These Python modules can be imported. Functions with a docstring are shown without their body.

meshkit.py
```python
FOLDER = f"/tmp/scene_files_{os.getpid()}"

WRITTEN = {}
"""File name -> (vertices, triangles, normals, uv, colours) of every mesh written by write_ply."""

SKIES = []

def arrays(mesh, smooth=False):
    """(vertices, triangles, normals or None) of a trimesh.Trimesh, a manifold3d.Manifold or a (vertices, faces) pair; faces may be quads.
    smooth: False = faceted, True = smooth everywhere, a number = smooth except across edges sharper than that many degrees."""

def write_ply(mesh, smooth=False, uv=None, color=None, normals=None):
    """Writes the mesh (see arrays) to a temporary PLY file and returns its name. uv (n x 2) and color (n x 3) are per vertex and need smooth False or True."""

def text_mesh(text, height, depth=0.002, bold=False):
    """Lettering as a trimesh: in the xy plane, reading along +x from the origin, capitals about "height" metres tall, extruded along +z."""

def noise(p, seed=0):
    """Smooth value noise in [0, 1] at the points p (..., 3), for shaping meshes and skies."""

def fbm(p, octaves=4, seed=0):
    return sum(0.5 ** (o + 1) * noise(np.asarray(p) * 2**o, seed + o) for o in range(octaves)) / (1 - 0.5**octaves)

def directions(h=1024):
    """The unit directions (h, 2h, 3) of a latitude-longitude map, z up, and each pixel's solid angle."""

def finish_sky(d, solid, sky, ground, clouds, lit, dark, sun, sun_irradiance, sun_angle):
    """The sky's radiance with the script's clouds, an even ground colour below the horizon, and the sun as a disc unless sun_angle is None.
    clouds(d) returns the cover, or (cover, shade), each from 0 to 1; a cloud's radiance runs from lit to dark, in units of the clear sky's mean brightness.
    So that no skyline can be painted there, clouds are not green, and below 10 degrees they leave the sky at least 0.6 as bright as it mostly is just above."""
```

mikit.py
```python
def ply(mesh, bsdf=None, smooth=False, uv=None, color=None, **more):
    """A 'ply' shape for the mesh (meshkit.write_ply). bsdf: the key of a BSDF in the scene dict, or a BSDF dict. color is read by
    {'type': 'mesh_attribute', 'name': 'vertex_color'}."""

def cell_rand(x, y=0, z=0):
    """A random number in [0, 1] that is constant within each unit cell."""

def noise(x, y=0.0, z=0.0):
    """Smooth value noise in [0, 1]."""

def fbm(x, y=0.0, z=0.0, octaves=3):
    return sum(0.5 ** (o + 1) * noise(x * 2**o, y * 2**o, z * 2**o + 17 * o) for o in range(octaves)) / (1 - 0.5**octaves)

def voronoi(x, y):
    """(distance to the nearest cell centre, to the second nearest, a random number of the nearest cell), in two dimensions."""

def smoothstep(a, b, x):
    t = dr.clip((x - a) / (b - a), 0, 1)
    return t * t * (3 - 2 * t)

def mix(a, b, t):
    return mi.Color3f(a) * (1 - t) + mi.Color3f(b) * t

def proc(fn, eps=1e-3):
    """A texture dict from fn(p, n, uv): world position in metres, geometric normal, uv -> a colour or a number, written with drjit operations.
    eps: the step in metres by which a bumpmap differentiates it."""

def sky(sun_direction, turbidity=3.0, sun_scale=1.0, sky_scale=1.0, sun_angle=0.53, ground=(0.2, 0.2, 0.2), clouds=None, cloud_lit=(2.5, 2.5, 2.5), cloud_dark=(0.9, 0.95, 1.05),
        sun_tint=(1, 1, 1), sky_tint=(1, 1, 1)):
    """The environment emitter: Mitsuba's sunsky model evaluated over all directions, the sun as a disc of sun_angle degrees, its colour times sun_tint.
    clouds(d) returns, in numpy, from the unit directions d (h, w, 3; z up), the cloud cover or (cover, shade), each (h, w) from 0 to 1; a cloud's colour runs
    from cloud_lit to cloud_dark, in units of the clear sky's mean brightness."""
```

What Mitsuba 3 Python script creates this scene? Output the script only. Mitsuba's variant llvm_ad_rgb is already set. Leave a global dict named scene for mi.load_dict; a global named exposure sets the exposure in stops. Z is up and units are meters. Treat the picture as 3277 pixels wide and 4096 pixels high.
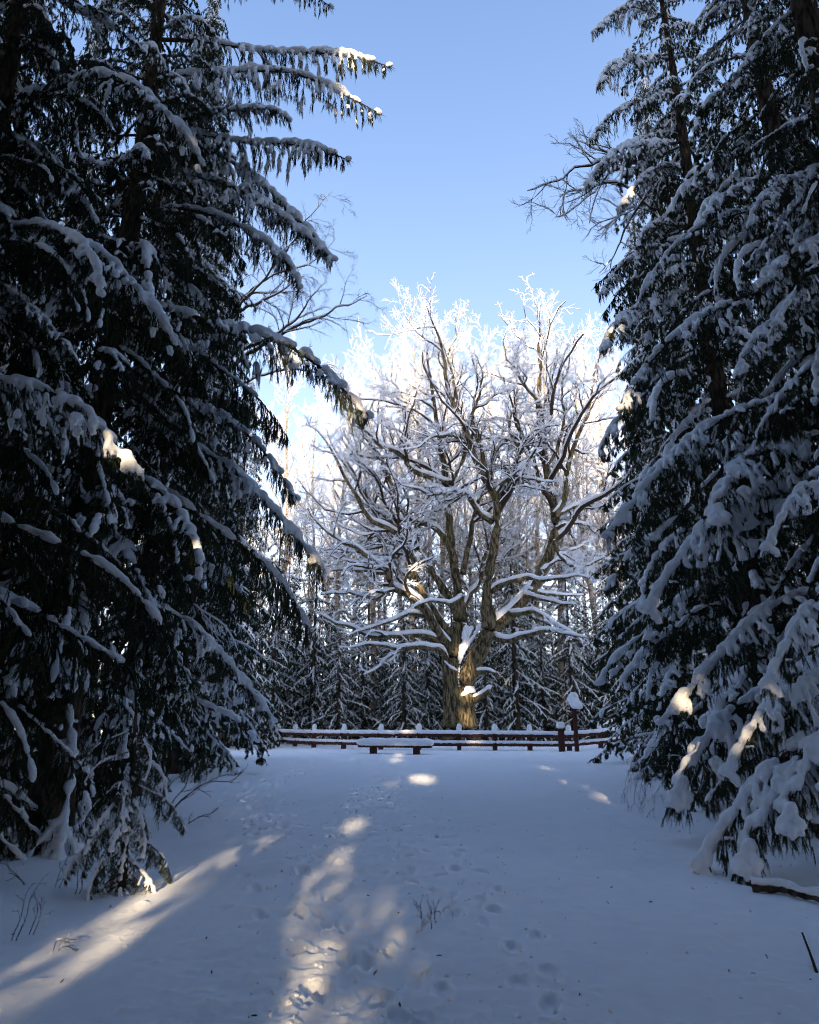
import math, random
import numpy as np, trimesh, mitsuba as mi, mikit, meshkit
import drjit as dr
from mikit import proc, fbm, noise, smoothstep, mix

T = mi.ScalarTransform4f
scene, labels = {}, {}

# ------------------------------------------------------------------ camera, sky, exposure
EYE, PITCH, FPX = 1.6, math.radians(16.75), 2731.0
FW = np.array([0, math.cos(PITCH), math.sin(PITCH)])
UP = np.array([0, -math.sin(PITCH), math.cos(PITCH)])
scene['camera'] = dict(type='perspective', fov=2 * math.degrees(math.atan(1638.5 / FPX)), fov_axis='x', near_clip=0.05, far_clip=1200.0,
                       to_world=T().look_at(origin=[0, 0, EYE], target=[0, FW[1], EYE + FW[2]], up=[0, 0, 1]))
SUN_EL, SUN_AZ = math.radians(12.0), math.radians(2.4)          # the sun stands low behind the camera
SUN = np.array([-math.sin(SUN_AZ) * math.cos(SUN_EL), -math.cos(SUN_AZ) * math.cos(SUN_EL), math.sin(SUN_EL)])
scene['daylight'] = mikit.sky(SUN.tolist(), turbidity=3.0, ground=(0.35, 0.36, 0.38), sky_tint=(1.07, 0.95, 1.08), sun_scale=0.5, sun_tint=(1.0, 1.19, 1.8))
exposure = 4.1

# ------------------------------------------------------------------ helpers


def ray(u, v):
    """Direction through the point u, v (3277 x 4096)."""
    d = FW + np.array([1.0, 0, 0]) * (u - 1638.5) / FPX - UP * (v - 2048) / FPX
    return d


def at(u, v, Y):
    d = ray(u, v)
    return np.array([0, 0, EYE]) + d * (Y / d[1])


def on_ground(u, v, z=0.0):
    d = ray(u, v)
    return np.array([0, 0, EYE]) + d * ((z - EYE) / d[2])


def unit(a):
    return a / np.maximum(np.linalg.norm(a, axis=-1, keepdims=True), 1e-9)


def ref(k):
    return {'type': 'ref', 'id': k}


def add(key, mesh, bsdf, smooth=False, **kw):
    k, i = key, 0
    while k in scene:
        i += 1
        k = f'{key}_{i:03d}'
    scene[k] = mikit.ply(mesh, bsdf, smooth=smooth, **kw)
    return k


def cat(ms):
    """Joins (vertices, faces) pairs."""
    vs, fs, n = [], [], 0
    for v, f in ms:
        vs.append(v), fs.append(f + n)
        n += len(v)
    return np.vstack(vs), np.vstack(fs)


def tubes(P, R, sides=5, offset=None, flat=1.0, cap=True):
    """N polylines P (N, K, 3) of radii R (N, K) as tubes. offset (N, K, 3) moves the centres; flat squeezes along the up direction."""
    P, R = np.asarray(P, float), np.asarray(R, float)
    N, K, _ = P.shape
    t = unit(np.gradient(P, axis=1))
    z = np.zeros_like(t)
    z[..., 2] = 1
    side = np.cross(t, z)
    weak = np.linalg.norm(side, axis=-1) < 0.15
    side[weak] = np.cross(t[weak], [1.0, 0.2, 0])
    side = unit(side)
    up = np.cross(side, t)
    C = P if offset is None else P + offset
    a = np.arange(sides) / sides * 2 * np.pi
    V = C[:, :, None] + R[:, :, None, None] * (np.cos(a)[:, None] * side[:, :, None] + flat * np.sin(a)[:, None] * up[:, :, None])
    idx = np.arange(N * K * sides).reshape(N, K, sides)
    i0, i1 = idx[:, :-1], idx[:, 1:]
    j0, j1 = np.roll(i0, -1, 2), np.roll(i1, -1, 2)
    F = np.concatenate([np.stack([i0, j0, j1], -1).reshape(-1, 3), np.stack([i0, j1, i1], -1).reshape(-1, 3)])
    if cap and sides > 2:
        for r in (idx[:, 0], idx[:, -1][:, ::-1]):
            F = np.concatenate([F] + [np.stack([r[:, 0], r[:, k + 1], r[:, k]], -1) for k in range(1, sides - 1)])
    return V.reshape(-1, 3), F


def tube1(pts, r, sides=8, **kw):
    return tubes(np.asarray(pts, float)[None], np.asarray(r, float)[None] if np.ndim(r) else np.full((1, len(pts)), float(r)), sides, **kw)


def resample(pts, n):
    """Smooth polyline through pts with n points (and any number of columns)."""
    pts = np.asarray(pts, float)
    from scipy.interpolate import PchipInterpolator
    s = np.r_[0, np.cumsum(np.linalg.norm(np.diff(pts[:, :3], axis=0), axis=1))]
    return PchipInterpolator(s, pts)(np.linspace(0, s[-1], n))


def bar(c, sx, sy, sz, rz=0.0, bevel=0.012, tilt=0.0):
    """A timber with chamfered edges: centre c, full sizes."""
    b = min(bevel, sx / 4, sy / 4, sz / 4)
    pts = []
    for x in (-1, 1):
        for y in (-1, 1):
            for z in (-1, 1):
                for k in range(3):
                    p = np.array([x * sx / 2, y * sy / 2, z * sz / 2])
                    q = p - np.array([x, y, z]) * b
                    q[k] = p[k]
                    pts.append(q)
    m = trimesh.convex.convex_hull(np.array(pts))
    v = np.array(m.vertices)
    ct, st = math.cos(tilt), math.sin(tilt)
    v = v @ np.array([[ct, 0, -st], [0, 1, 0], [st, 0, ct]]).T
    ca, sa = math.cos(rz), math.sin(rz)
    v = v @ np.array([[ca, -sa, 0], [sa, ca, 0], [0, 0, 1]]).T
    return v + np.asarray(c, float), np.array(m.faces)


def surface_nets(F, origin, h):
    """The surface F = 0 of a grid (negative inside) as (vertices, triangles)."""
    ins = F < 0
    c = np.zeros(tuple(n - 1 for n in F.shape), np.uint8)
    sl = lambda d: tuple(slice(a, a + n - 1) for a, n in zip(d, F.shape))
    corners = [(i, j, k) for i in (0, 1) for j in (0, 1) for k in (0, 1)]
    for d in corners:
        c += ins[sl(d)]
    act = (c > 0) & (c < 8)
    I = np.argwhere(act)
    num = np.full(act.shape, -1, np.int64)
    num[act] = np.arange(len(I))
    val = {d: F[tuple((I + np.array(d)).T)] for d in corners}
    acc, cnt = np.zeros((len(I), 3)), np.zeros(len(I))
    for d in corners:
        for ax in range(3):
            if d[ax] == 0:
                e = list(d)
                e[ax] = 1
                a, b = val[d], val[tuple(e)]
                m = (a < 0) != (b < 0)
                t = a[m] / (a[m] - b[m])
                p = np.tile(np.array(d, float), (len(t), 1))
                p[:, ax] += t
                acc[m] += p
                cnt[m] += 1
    V = (I + acc / cnt[:, None]) * h + origin
    quads = []
    for ax in range(3):
        lo, hi = [slice(1, n - 1) for n in F.shape], [slice(1, n - 1) for n in F.shape]
        lo[ax], hi[ax] = slice(0, F.shape[ax] - 1), slice(1, F.shape[ax])
        a, b = ins[tuple(lo)], ins[tuple(hi)]
        E = np.argwhere(a != b)
        if not len(E):
            continue
        flip = a[tuple(E.T)]
        base = E + 1
        base[:, ax] = E[:, ax]
        o1, o2 = np.zeros(3, int), np.zeros(3, int)
        o1[(ax + 1) % 3] = 1
        o2[(ax + 2) % 3] = 1
        q = np.stack([num[tuple((base - o).T)] for o in (o1 + o2, o2, o1 * 0, o1)], -1)
        q[~flip] = q[~flip][:, ::-1]
        quads.append(q)
    Q = np.vstack(quads)
    Q = Q[(Q >= 0).all(1)]
    return V, np.vstack([Q[:, [0, 1, 2]], Q[:, [0, 2, 3]]])


def blob_surface(C, R, h, k=0.02, lump=0.012, lump_f=9.0, flat=0.85, seed=0):
    """One smooth surface round the balls C, R: settled snow."""
    C, R = np.asarray(C, float), np.asarray(R, float)
    pad = R.max() + 4 * k + 2 * h
    lo = C.min(0) - pad
    n = np.ceil((C.max(0) + pad - lo) / h).astype(int) + 1
    E = np.zeros(n)
    ax = [lo[i] + np.arange(n[i]) * h for i in range(3)]
    for c, r in zip(C, R):
        w = r + 4 * k
        s = [slice(max(0, int((c[i] - w - lo[i]) / h)), int((c[i] + w - lo[i]) / h) + 2) for i in range(3)]
        dx, dy, dz = ((ax[i][s[i]] - c[i]) for i in range(3))
        d = np.sqrt(dx[:, None, None] ** 2 + dy[None, :, None] ** 2 + (dz[None, None] / flat) ** 2) - r
        E[tuple(s)] += np.exp(np.clip(-d / k, -12, 30))
    Fd = -k * np.log(E + 1e-5)
    near = np.argwhere(np.abs(Fd) < 3 * lump + h)
    p = lo + near * h
    Fd[tuple(near.T)] += lump * 2 * (meshkit.fbm(p * lump_f, 2, seed) - 0.5)
    return surface_nets(Fd, lo, h)


def shoots(P, D, L, r, n, rng, w=0.006):
    """Needle-clad spruce shoots: base points P, directions D, lengths L; n needles each."""
    N = len(P)
    D = unit(D)
    a = unit(np.cross(D, rng.normal(size=(N, 3))))
    b = np.cross(D, a)
    t = (np.arange(n) + 0.5) / n
    t = np.clip(t[None] + rng.uniform(-.5, .5, (N, n)) / n, 0, 1)
    ph = np.arange(n)[None] * 2.4 + rng.uniform(0, 6.28, (N, 1))
    rad = np.cos(ph)[..., None] * a[:, None] + np.sin(ph)[..., None] * b[:, None]
    c = P[:, None] + D[:, None] * (t * L[:, None])[..., None]
    taper = (1.15 - 0.6 * t)[..., None]
    tip = c + (rad * 0.75 + D[:, None] * 0.8) * r * taper * rng.uniform(.8, 1.25, (N, n, 1))
    side = np.cross(rad, D[:, None]) * w
    back = c - D[:, None] * r * 0.15
    V = np.stack([back - side, back + side, tip], 2).reshape(-1, 3)
    F = np.arange(len(V)).reshape(-1, 3)
    e = P + D * L[:, None]
    w2 = r * 0.32
    V2 = np.stack([P - a * w2, P + a * w2, e, P - b * w2, P + b * w2, e], 1).reshape(-1, 3)
    return cat([(V, F), (V2, np.arange(len(V2)).reshape(-1, 3))])


def xform(mesh, M):
    v, f = mesh
    return v @ M[:3, :3].T + M[:3, 3], f


def frame(o, az, pitch=0.0, roll=0.0, s=(1, 1, 1)):
    """x axis out at azimuth az, tipped up by pitch."""
    M = T().translate(list(map(float, o))).rotate([0, 0, 1], math.degrees(az)).rotate([0, 1, 0], -math.degrees(pitch)).rotate([1, 0, 0], math.degrees(roll)).scale(list(map(float, s)))
    return M


# ------------------------------------------------------------------ materials
def two(b):
    return {'type': 'twosided', 'b': b}


def diffuse(rgb, rough=0.9, spec=0.2):
    return {'type': 'principled', 'base_color': {'type': 'rgb', 'value': list(rgb)}, 'roughness': rough, 'specular': spec}


def f_snow(p, n, uv):
    return mix((0.80, 0.815, 0.84), (0.88, 0.89, 0.905), fbm(p.x * 7, p.y * 7, p.z * 7, 3))


def f_grain(p, n, uv):
    return 0.5 * noise(p.x * 45, p.y * 45, p.z * 45) + 0.3 * noise(p.x * 110, p.y * 110, p.z * 110)


scene['snow'] = two({'type': 'bumpmap', 'arbitrary': proc(f_grain, 0.004), 'scale': 0.010, 'bsdf': {'type': 'principled', 'base_color': proc(f_snow), 'roughness': 0.75, 'specular': 0.25}})
scene['branch_snow'] = two(diffuse((0.85, 0.86, 0.88), 0.8, 0.2))
scene['frost'] = two(diffuse((0.86, 0.87, 0.89), 0.8, 0.2))


def f_needles(p, n, uv):
    return mix((0.012, 0.022, 0.012), (0.045, 0.06, 0.02), noise(p.x * 3.1, p.y * 3.1, p.z * 3.1))


scene['spruce_needles'] = two({'type': 'principled', 'base_color': proc(f_needles), 'roughness': 0.6, 'specular': 0.3})
scene['pine_needles'] = two(diffuse((0.05, 0.075, 0.03), 0.6, 0.3))


def f_bark(p, n, uv):
    s = fbm(p.x * 22, p.y * 22, p.z * 4, 3)
    return mix((0.025, 0.018, 0.013), (0.10, 0.075, 0.055), smoothstep(0.3, 0.7, s))


scene['spruce_bark'] = two({'type': 'principled', 'base_color': proc(f_bark), 'roughness': 0.95, 'specular': 0.1})


def f_oak(p, n, uv):
    s = fbm(p.x * 14 + p.z, p.y * 14, p.z * 3.0, 4)
    moss = smoothstep(0.55, 0.7, fbm(p.x * 1.8 + 5, p.y * 1.8, p.z * 1.1, 3))
    c = mix((0.030, 0.024, 0.017), (0.21, 0.168, 0.098), smoothstep(0.34, 0.66, s))
    return mix(c, (0.11, 0.102, 0.03), moss * 0.4)


def f_oak_rel(p, n, uv):
    return fbm(p.x * 14 + p.z, p.y * 14, p.z * 3.0, 4)




scene['oak_bark'] = two({'type': 'bumpmap', 'arbitrary': proc(f_oak_rel, 0.01), 'scale': 0.05, 'bsdf': {'type': 'principled', 'base_color': proc(f_oak), 'roughness': 0.95, 'specular': 0.1}})


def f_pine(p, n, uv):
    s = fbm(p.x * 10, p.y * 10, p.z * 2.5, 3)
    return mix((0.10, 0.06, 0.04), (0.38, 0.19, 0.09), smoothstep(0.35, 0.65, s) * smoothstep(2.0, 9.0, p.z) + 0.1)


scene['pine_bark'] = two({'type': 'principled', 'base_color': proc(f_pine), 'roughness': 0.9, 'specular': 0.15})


def f_birch(p, n, uv):
    s = fbm(p.x * 5, p.y * 5, p.z * 14, 3)
    return mix((0.06, 0.05, 0.045), (0.40, 0.33, 0.25), smoothstep(0.36, 0.5, s))


scene['birch_bark'] = two({'type': 'principled', 'base_color': proc(f_birch), 'roughness': 0.9, 'specular': 0.15})
scene['dark_twig'] = two(diffuse((0.045, 0.032, 0.025), 0.9, 0.1))


def f_stain(p, n, uv):
    s = fbm(p.x * 3 + p.z * 30, p.y * 30, p.z * 30, 3)
    return mix((0.028, 0.0085, 0.006), (0.078, 0.021, 0.0125), s)


scene['red_stain'] = two({'type': 'principled', 'base_color': proc(f_stain), 'roughness': 0.7, 'specular': 0.3})

# ------------------------------------------------------------------ ground
OAK = np.array([at(1838, 2700, 40.0)[0], 40.0, 0.35])
STEPS = []                                                       # footprints: x, y, heading, length, width, depth


def trail(pix, rng, step=0.36, spread=0.13, depth=0.07, skip=0.1, jit=0.05):
    P = resample([on_ground(*p)[:2].tolist() + [0] for p in pix], 400)[:, :2]
    s = np.r_[0, np.cumsum(np.linalg.norm(np.diff(P, axis=0), axis=1))]
    for i, d in enumerate(np.arange(0, s[-1], step)):
        if rng.random() < skip:
            continue
        k = min(np.searchsorted(s, d), 398)
        t = unit(P[k + 1] - P[k])
        q = P[k] + np.array([-t[1], t[0]]) * spread * (1 if i % 2 else -1) + rng.normal(0, jit, 2)
        STEPS.append((q[0], q[1], math.atan2(t[1], t[0]) + rng.normal(0, .25), rng.uniform(.10, .16), rng.uniform(.045, .075), .5 * depth * rng.uniform(.4, 1.2)))


rg = np.random.default_rng(5)
trail([(1520, 3040), (1490, 3120), (1600, 3220), (1780, 3320), (1830, 3420), (1850, 3480), (1950, 3560), (1980, 3640), (2090, 3740), (2110, 3860), (2060, 4080)], rg, depth=0.08)
trail([(1780, 3330), (1950, 3300), (2020, 3280), (2080, 3290)], rg, depth=.04)
for k in range(5):
    o = rg.uniform(-110, 110)
    trail([(1480 + o * .4, 3150), (1430 + o * .5, 3300), (1360 + o * .7, 3450), (1320 + o, 3600), (1360 + o, 3750), (1440 + o, 3850), (1430 + o, 3980), (1380 + o, 4200)], rg, step=.42, depth=0.085, skip=.2, jit=.09)
for k in range(2):
    o = rg.uniform(-60, 60)
    trail([(1560 + o, 3030), (1620 + o, 3080), (1660 + o, 3140), (1500 + o, 3200)], rg, depth=.09, jit=.2)
    trail([(1290 + o, 3010), (1180 + o, 3080), (1000 + o, 3170), (1060 + o, 3260), (1120 + o, 3330)], rg, depth=.11, jit=.15)
trail([(1560, 4090), (1620, 3900), (1720, 3700), (1700, 3500), (1640, 3350)], rg, depth=.09, skip=.3)
trail([(1540, 3100), (1560, 3250), (1620, 3450), (1640, 3650), (1700, 3900), (1750, 4090)], rg, depth=.08, skip=.25, jit=.12)
trail([(1250, 3080), (1180, 3250), (1080, 3450), (1100, 3700), (1150, 3950)], rg, depth=.07, skip=.3, jit=.14)


def ground_z(x, y):
    x, y = np.asarray(x, float), np.asarray(y, float)
    p = np.stack([x, y, x * 0], -1)
    z = 0.16 * (meshkit.fbm(p * 0.13, 3, 3) - 0.5) * np.clip((np.hypot(x, y)) / 10, 0.4, 1)
    z += 0.35 * np.exp(-((x - OAK[0]) ** 2 + (y - OAK[1]) ** 2) / 9.0)
    edge = np.clip((np.abs(x + 0.2) - 3.4 - 0.13 * np.clip(y, 0, 60)) / 4, 0, 1)
    z += 0.28 * edge ** 2 * (3 - 2 * edge) * np.clip((y - 1) / 6, 0, 1)
    return z


def build_ground():
    from scipy.spatial import cKDTree
    rng = np.random.default_rng(11)
    ang = np.concatenate([np.arange(-40, 40, 0.16), np.arange(40, 320, 5.0)])
    near_r = 3.6 * 1.0042 ** np.arange(0, 290)
    rad = np.concatenate([[0.3, 1.0, 2.0, 3.0], near_r, near_r[-1] * 1.0075 ** np.arange(1, 216), np.geomspace(62, 420, 26)])
    A, R = np.meshgrid(np.radians(ang), rad, indexing='ij')
    x, y = np.sin(A) * R, np.cos(A) * R
    xy = np.stack([x.ravel(), y.ravel()], 1)
    z = ground_z(xy[:, 0], xy[:, 1])
    near = (np.abs(np.degrees(A)) < 41).ravel() & (R.ravel() < 70)
    p = np.stack([xy[near, 0], xy[near, 1], xy[near, 0] * 0], 1)
    fade = np.clip(1.3 - R.ravel()[near] / 45, 0.25, 1)
    z[near] += fade * (0.05 * (meshkit.fbm(p * 0.9, 3, 8) - 0.5) + 0.012 * (meshkit.fbm(p * 5.0, 3, 9) - 0.5) + 0.006 * (meshkit.noise(p * 19, 4) - .5))
    # the trodden middle is rougher
    tr = np.exp(-((xy[near, 0] + 0.75 - 0.012 * xy[near, 1]) / 0.95) ** 2)
    rough = meshkit.fbm(p * 3.4, 4, 21)
    z[near] += tr * (0.07 * (rough - 0.5) - 0.025 * np.abs(2 * meshkit.fbm(p * 2.6, 3, 33) - 1) ** .8 + 0.016 * (meshkit.fbm(p * 13, 2, 5) - .5)) * fade
    tree = cKDTree(xy)
    for (sx, sy, hd, l, w, dp) in STEPS:
        idx = np.array(tree.query_ball_point([sx, sy], 3.0 * l))
        if not len(idx):
            continue
        d = xy[idx] - [sx, sy]
        u, v = d @ [math.cos(hd), math.sin(hd)] / l, d @ [-math.sin(hd), math.cos(hd)] / w
        q = np.sqrt(u * u + v * v)
        z[idx] += -dp * np.exp(-(q / 1.0) ** 7) * (.8 + .4 * meshkit.noise(np.column_stack([xy[idx] * 30, xy[idx, 0] * 0]), 2)) + 0.3 * dp * np.exp(-((q - 1.4) / 0.33) ** 2) * (.3 + 1.2 * meshkit.noise(np.column_stack([xy[idx] * 17, xy[idx, 0] * 0]), 7))
    # small lumps fallen from the boughs, and their dents
    for _ in range(520):
        a, r = rng.uniform(-34, 34), 4 + 26 * rng.random() ** 1.6
        c = np.array([math.sin(math.radians(a)) * r, math.cos(math.radians(a)) * r])
        s, hgt = rng.uniform(.015, .05) * (1 + r * .02), rng.choice([1, 1, -0.8]) * rng.uniform(.006, .022)
        idx = np.array(tree.query_ball_point(c, 3 * s))
        if len(idx):
            z[idx] += hgt * np.exp(-(((xy[idx] - c) / s) ** 2).sum(1))
    n, m = A.shape
    i = np.arange(n * m).reshape(n, m)
    a, b = i, np.roll(i, -1, 0)
    q = np.stack([a[:, :-1], a[:, 1:], b[:, 1:], b[:, :-1]], -1).reshape(-1, 4)
    f = np.vstack([q[:, [0, 2, 1]], q[:, [0, 3, 2]]])
    v = np.column_stack([xy, z])
    nz = np.cross(v[f[0, 1]] - v[f[0, 0]], v[f[0, 2]] - v[f[0, 0]])[2]
    if nz < 0:
        f = f[:, ::-1]
    add('snow_ground', (v, f), 'snow', True)
    labels['snow_ground'] = {'kind': 'structure', 'label': 'trodden snow covering the clearing and the path to the oak'}
    return tree, v


G_TREE, G_V = build_ground()


def gz(x, y):
    """Height of the built snow at x, y."""
    return float(G_V[G_TREE.query([x, y])[1], 2])


# ------------------------------------------------------------------ spruce boughs
def snow_strips(P, R, rng, thick=1.0, sides=5, wmin=.012, cover=1.0, seed=0, lump=.5):
    """Snow lying on top of branches: lumpy strips a little wider than the wood."""
    t = unit(np.gradient(P, axis=1))
    hz = np.sqrt(np.clip(1 - t[..., 2] ** 2, 0.02, 1))
    nz = meshkit.noise(P * 2.2, seed)
    nz2 = meshkit.noise(P * 7.0, seed + 3)
    rs_ = (R * .8 + wmin) * (1 - lump + 2 * lump * nz2) * np.clip(hz * 1.25 - .12, .15, 1) * thick
    rs_ = rs_ * np.where(nz < 1 - cover, .15, 1)
    rs_[:, -1] *= .5
    off = np.zeros_like(P)
    off[..., 2] = R * .75 + rs_ * .35
    return tubes(P, rs_, sides, offset=off, flat=.8)


def bough(seed, L, W, a0, a1, lod, load=1.0, fringe=0.16, bare=0.25, curl=1.3, g=.2, fore=.6, ridge=1.0, dens=1.0, knob=1.0):
    """A snow-laden bough along +x: {'stem', 'needles', 'snow'} as (vertices, faces)."""
    rng = np.random.default_rng(seed)
    N = 26
    s = np.linspace(0, 1, N)
    ang = np.radians(a0 + (a1 - a0) * s ** curl) + 0.10 * np.sin(s * 9 + rng.uniform(0, 6))
    yaw = 0.16 * np.sin(s * 5 + rng.uniform(0, 6))
    d = np.stack([np.cos(ang) * np.cos(yaw), np.cos(ang) * np.sin(yaw), np.sin(ang)], 1)
    A = np.vstack([[0, 0, 0], np.cumsum(d[:-1] * L / (N - 1), axis=0)])
    A[:, 1] -= A[-1, 1] * s
    # laterals: they leave to the sides and soon hang
    sp = {0: .075, 1: .10, 2: .16, 3: .26}[lod]
    ss = np.arange(0.14, 0.985, sp / L)
    ss = np.clip(ss + rng.uniform(-.4, .4, len(ss)) * sp / L, .1, .99)
    sgn = np.where(np.arange(len(ss)) % 2, 1.0, -1.0)
    prof = np.minimum(1, (ss - .02) / .28) * (1 - ss) ** 0.7 + 0.12
    ll = W * prof * rng.uniform(.5, 1.25, len(ss))
    i = np.clip((ss * (N - 1)).astype(int), 0, N - 2)
    fr = (ss * (N - 1) - i)[:, None]
    P0 = A[i] * (1 - fr) + A[i + 1] * fr
    td = d[i]
    sd = unit(np.cross(td, [0, 0, 1.0])) * sgn[:, None]
    K = 8
    dirs = unit(td * rng.uniform(fore - .2, fore + .2, (len(ss), 1)) + sd * rng.uniform(.5, 1, (len(ss), 1)) + np.array([0, 0, .15]))
    lat = [P0]
    for k in range(K - 1):
        dirs = unit(dirs + np.array([0, 0, -1.0]) * (g + 0.05 * k) * rng.uniform(.4, 1.6, (len(ss), 1)) + rng.normal(0, .07, (len(ss), 3)))
        lat.append(lat[-1] + dirs * (ll / (K - 1))[:, None])
    lat = np.stack(lat, 1)
    # side sprays of the laterals
    nsub = {0: 5, 1: 4, 2: 3, 3: 0}[lod]
    subs = []
    for q in range(nsub):
        t = .25 + .65 * (q + rng.uniform(0, 1, len(ss))) / nsub
        j = np.clip((t * (K - 1)).astype(int), 0, K - 2)
        b0 = lat[np.arange(len(ss)), j]
        tg = unit(lat[np.arange(len(ss)), j + 1] - b0)
        sdn = unit(np.cross(tg, [0, 0, 1.0]) + .4 * rng.normal(size=tg.shape)) * (1 if q % 2 else -1)
        dl = ll * .40 * (1.05 - .6 * t) * rng.uniform(.5, 1.3, len(ss)) + .035
        dd = unit(tg * .9 + sdn * .6)
        pts = [b0]
        for k in range(4):
            dd = unit(dd + np.array([0, 0, -.7 * g - .05 * k]))
            pts.append(pts[-1] + dd * (dl / 4)[:, None])
        subs.append(np.stack(pts, 1))
    subs = np.concatenate(subs) if subs else np.zeros((0, 5, 3))
    k_r = {0: 1.0, 1: 1.05, 2: 1.1, 3: 1.6}[lod]
    if lod < 2:
        C, R = [], []
        step = {0: .026, 1: .036}[lod]

        def along(poly, r0, r1, keep):
            ln = np.linalg.norm(np.diff(poly, axis=0), axis=1)
            cs = np.r_[0, np.cumsum(ln)]
            q = np.arange(0, cs[-1] + step * .5, step)
            p = np.stack([np.interp(q, cs, poly[:, k]) for k in range(3)], 1)
            t = q / max(cs[-1], 1e-6)
            nn = meshkit.noise(p * 9, seed)
            tz = np.abs(np.interp(q, cs[:-1] + ln / 2, np.diff(poly[:, 2]) / np.maximum(ln, 1e-6)))
            r = (r0 * (1 - t) + r1 * t) * (0.30 + 1.4 * nn) * load * (1.1 - .42 * tz)
            ok = meshkit.noise(p * 4.1, seed + 7) >= keep + .12 * tz
            off = r[:, None] * np.array([0, 0, .5])
            C.append((p + off)[ok]), R.append(np.maximum(r, step * .45)[ok])

        along(A[3:], .048 * k_r * ridge, .05 * k_r * ridge, bare * .5)
        for q in range(len(lat)):
            along(lat[q], .042 * k_r, .026 * k_r, bare)
        for q in range(len(subs)):
            along(subs[q], .028 * k_r, .019 * k_r, bare)
        h = {0: .023, 1: .034}[lod]
        snow = blob_surface(np.concatenate(C), np.concatenate(R), h, k={0: .008, 1: .011}[lod], lump={0: .015, 1: .015}[lod] * knob, lump_f=17 / knob ** .5, seed=seed)
    else:
        q = {2: 1.0, 3: 1.5}[lod] * load
        tq = np.linspace(1, .55, 4)[None]
        bits = [snow_strips(A[None, 2::3], np.full((1, 8), .008), rng, 1.1 * ridge, 4, .036 * q, .9, seed, .8)]
        bits.append(snow_strips(lat[:, [0, 2, 5, 7]], np.full((len(lat), 4), .004) * tq, rng, 1.25, 4, .050 * q, 1 - bare, seed + 1, .8))
        if len(subs):
            bits.append(snow_strips(subs[:, [0, 2, 4]], np.full((len(subs), 3), .003), rng, 1.25, 3, .040 * q, 1 - bare, seed + 2, .7))
        snow = cat(bits)
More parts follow.
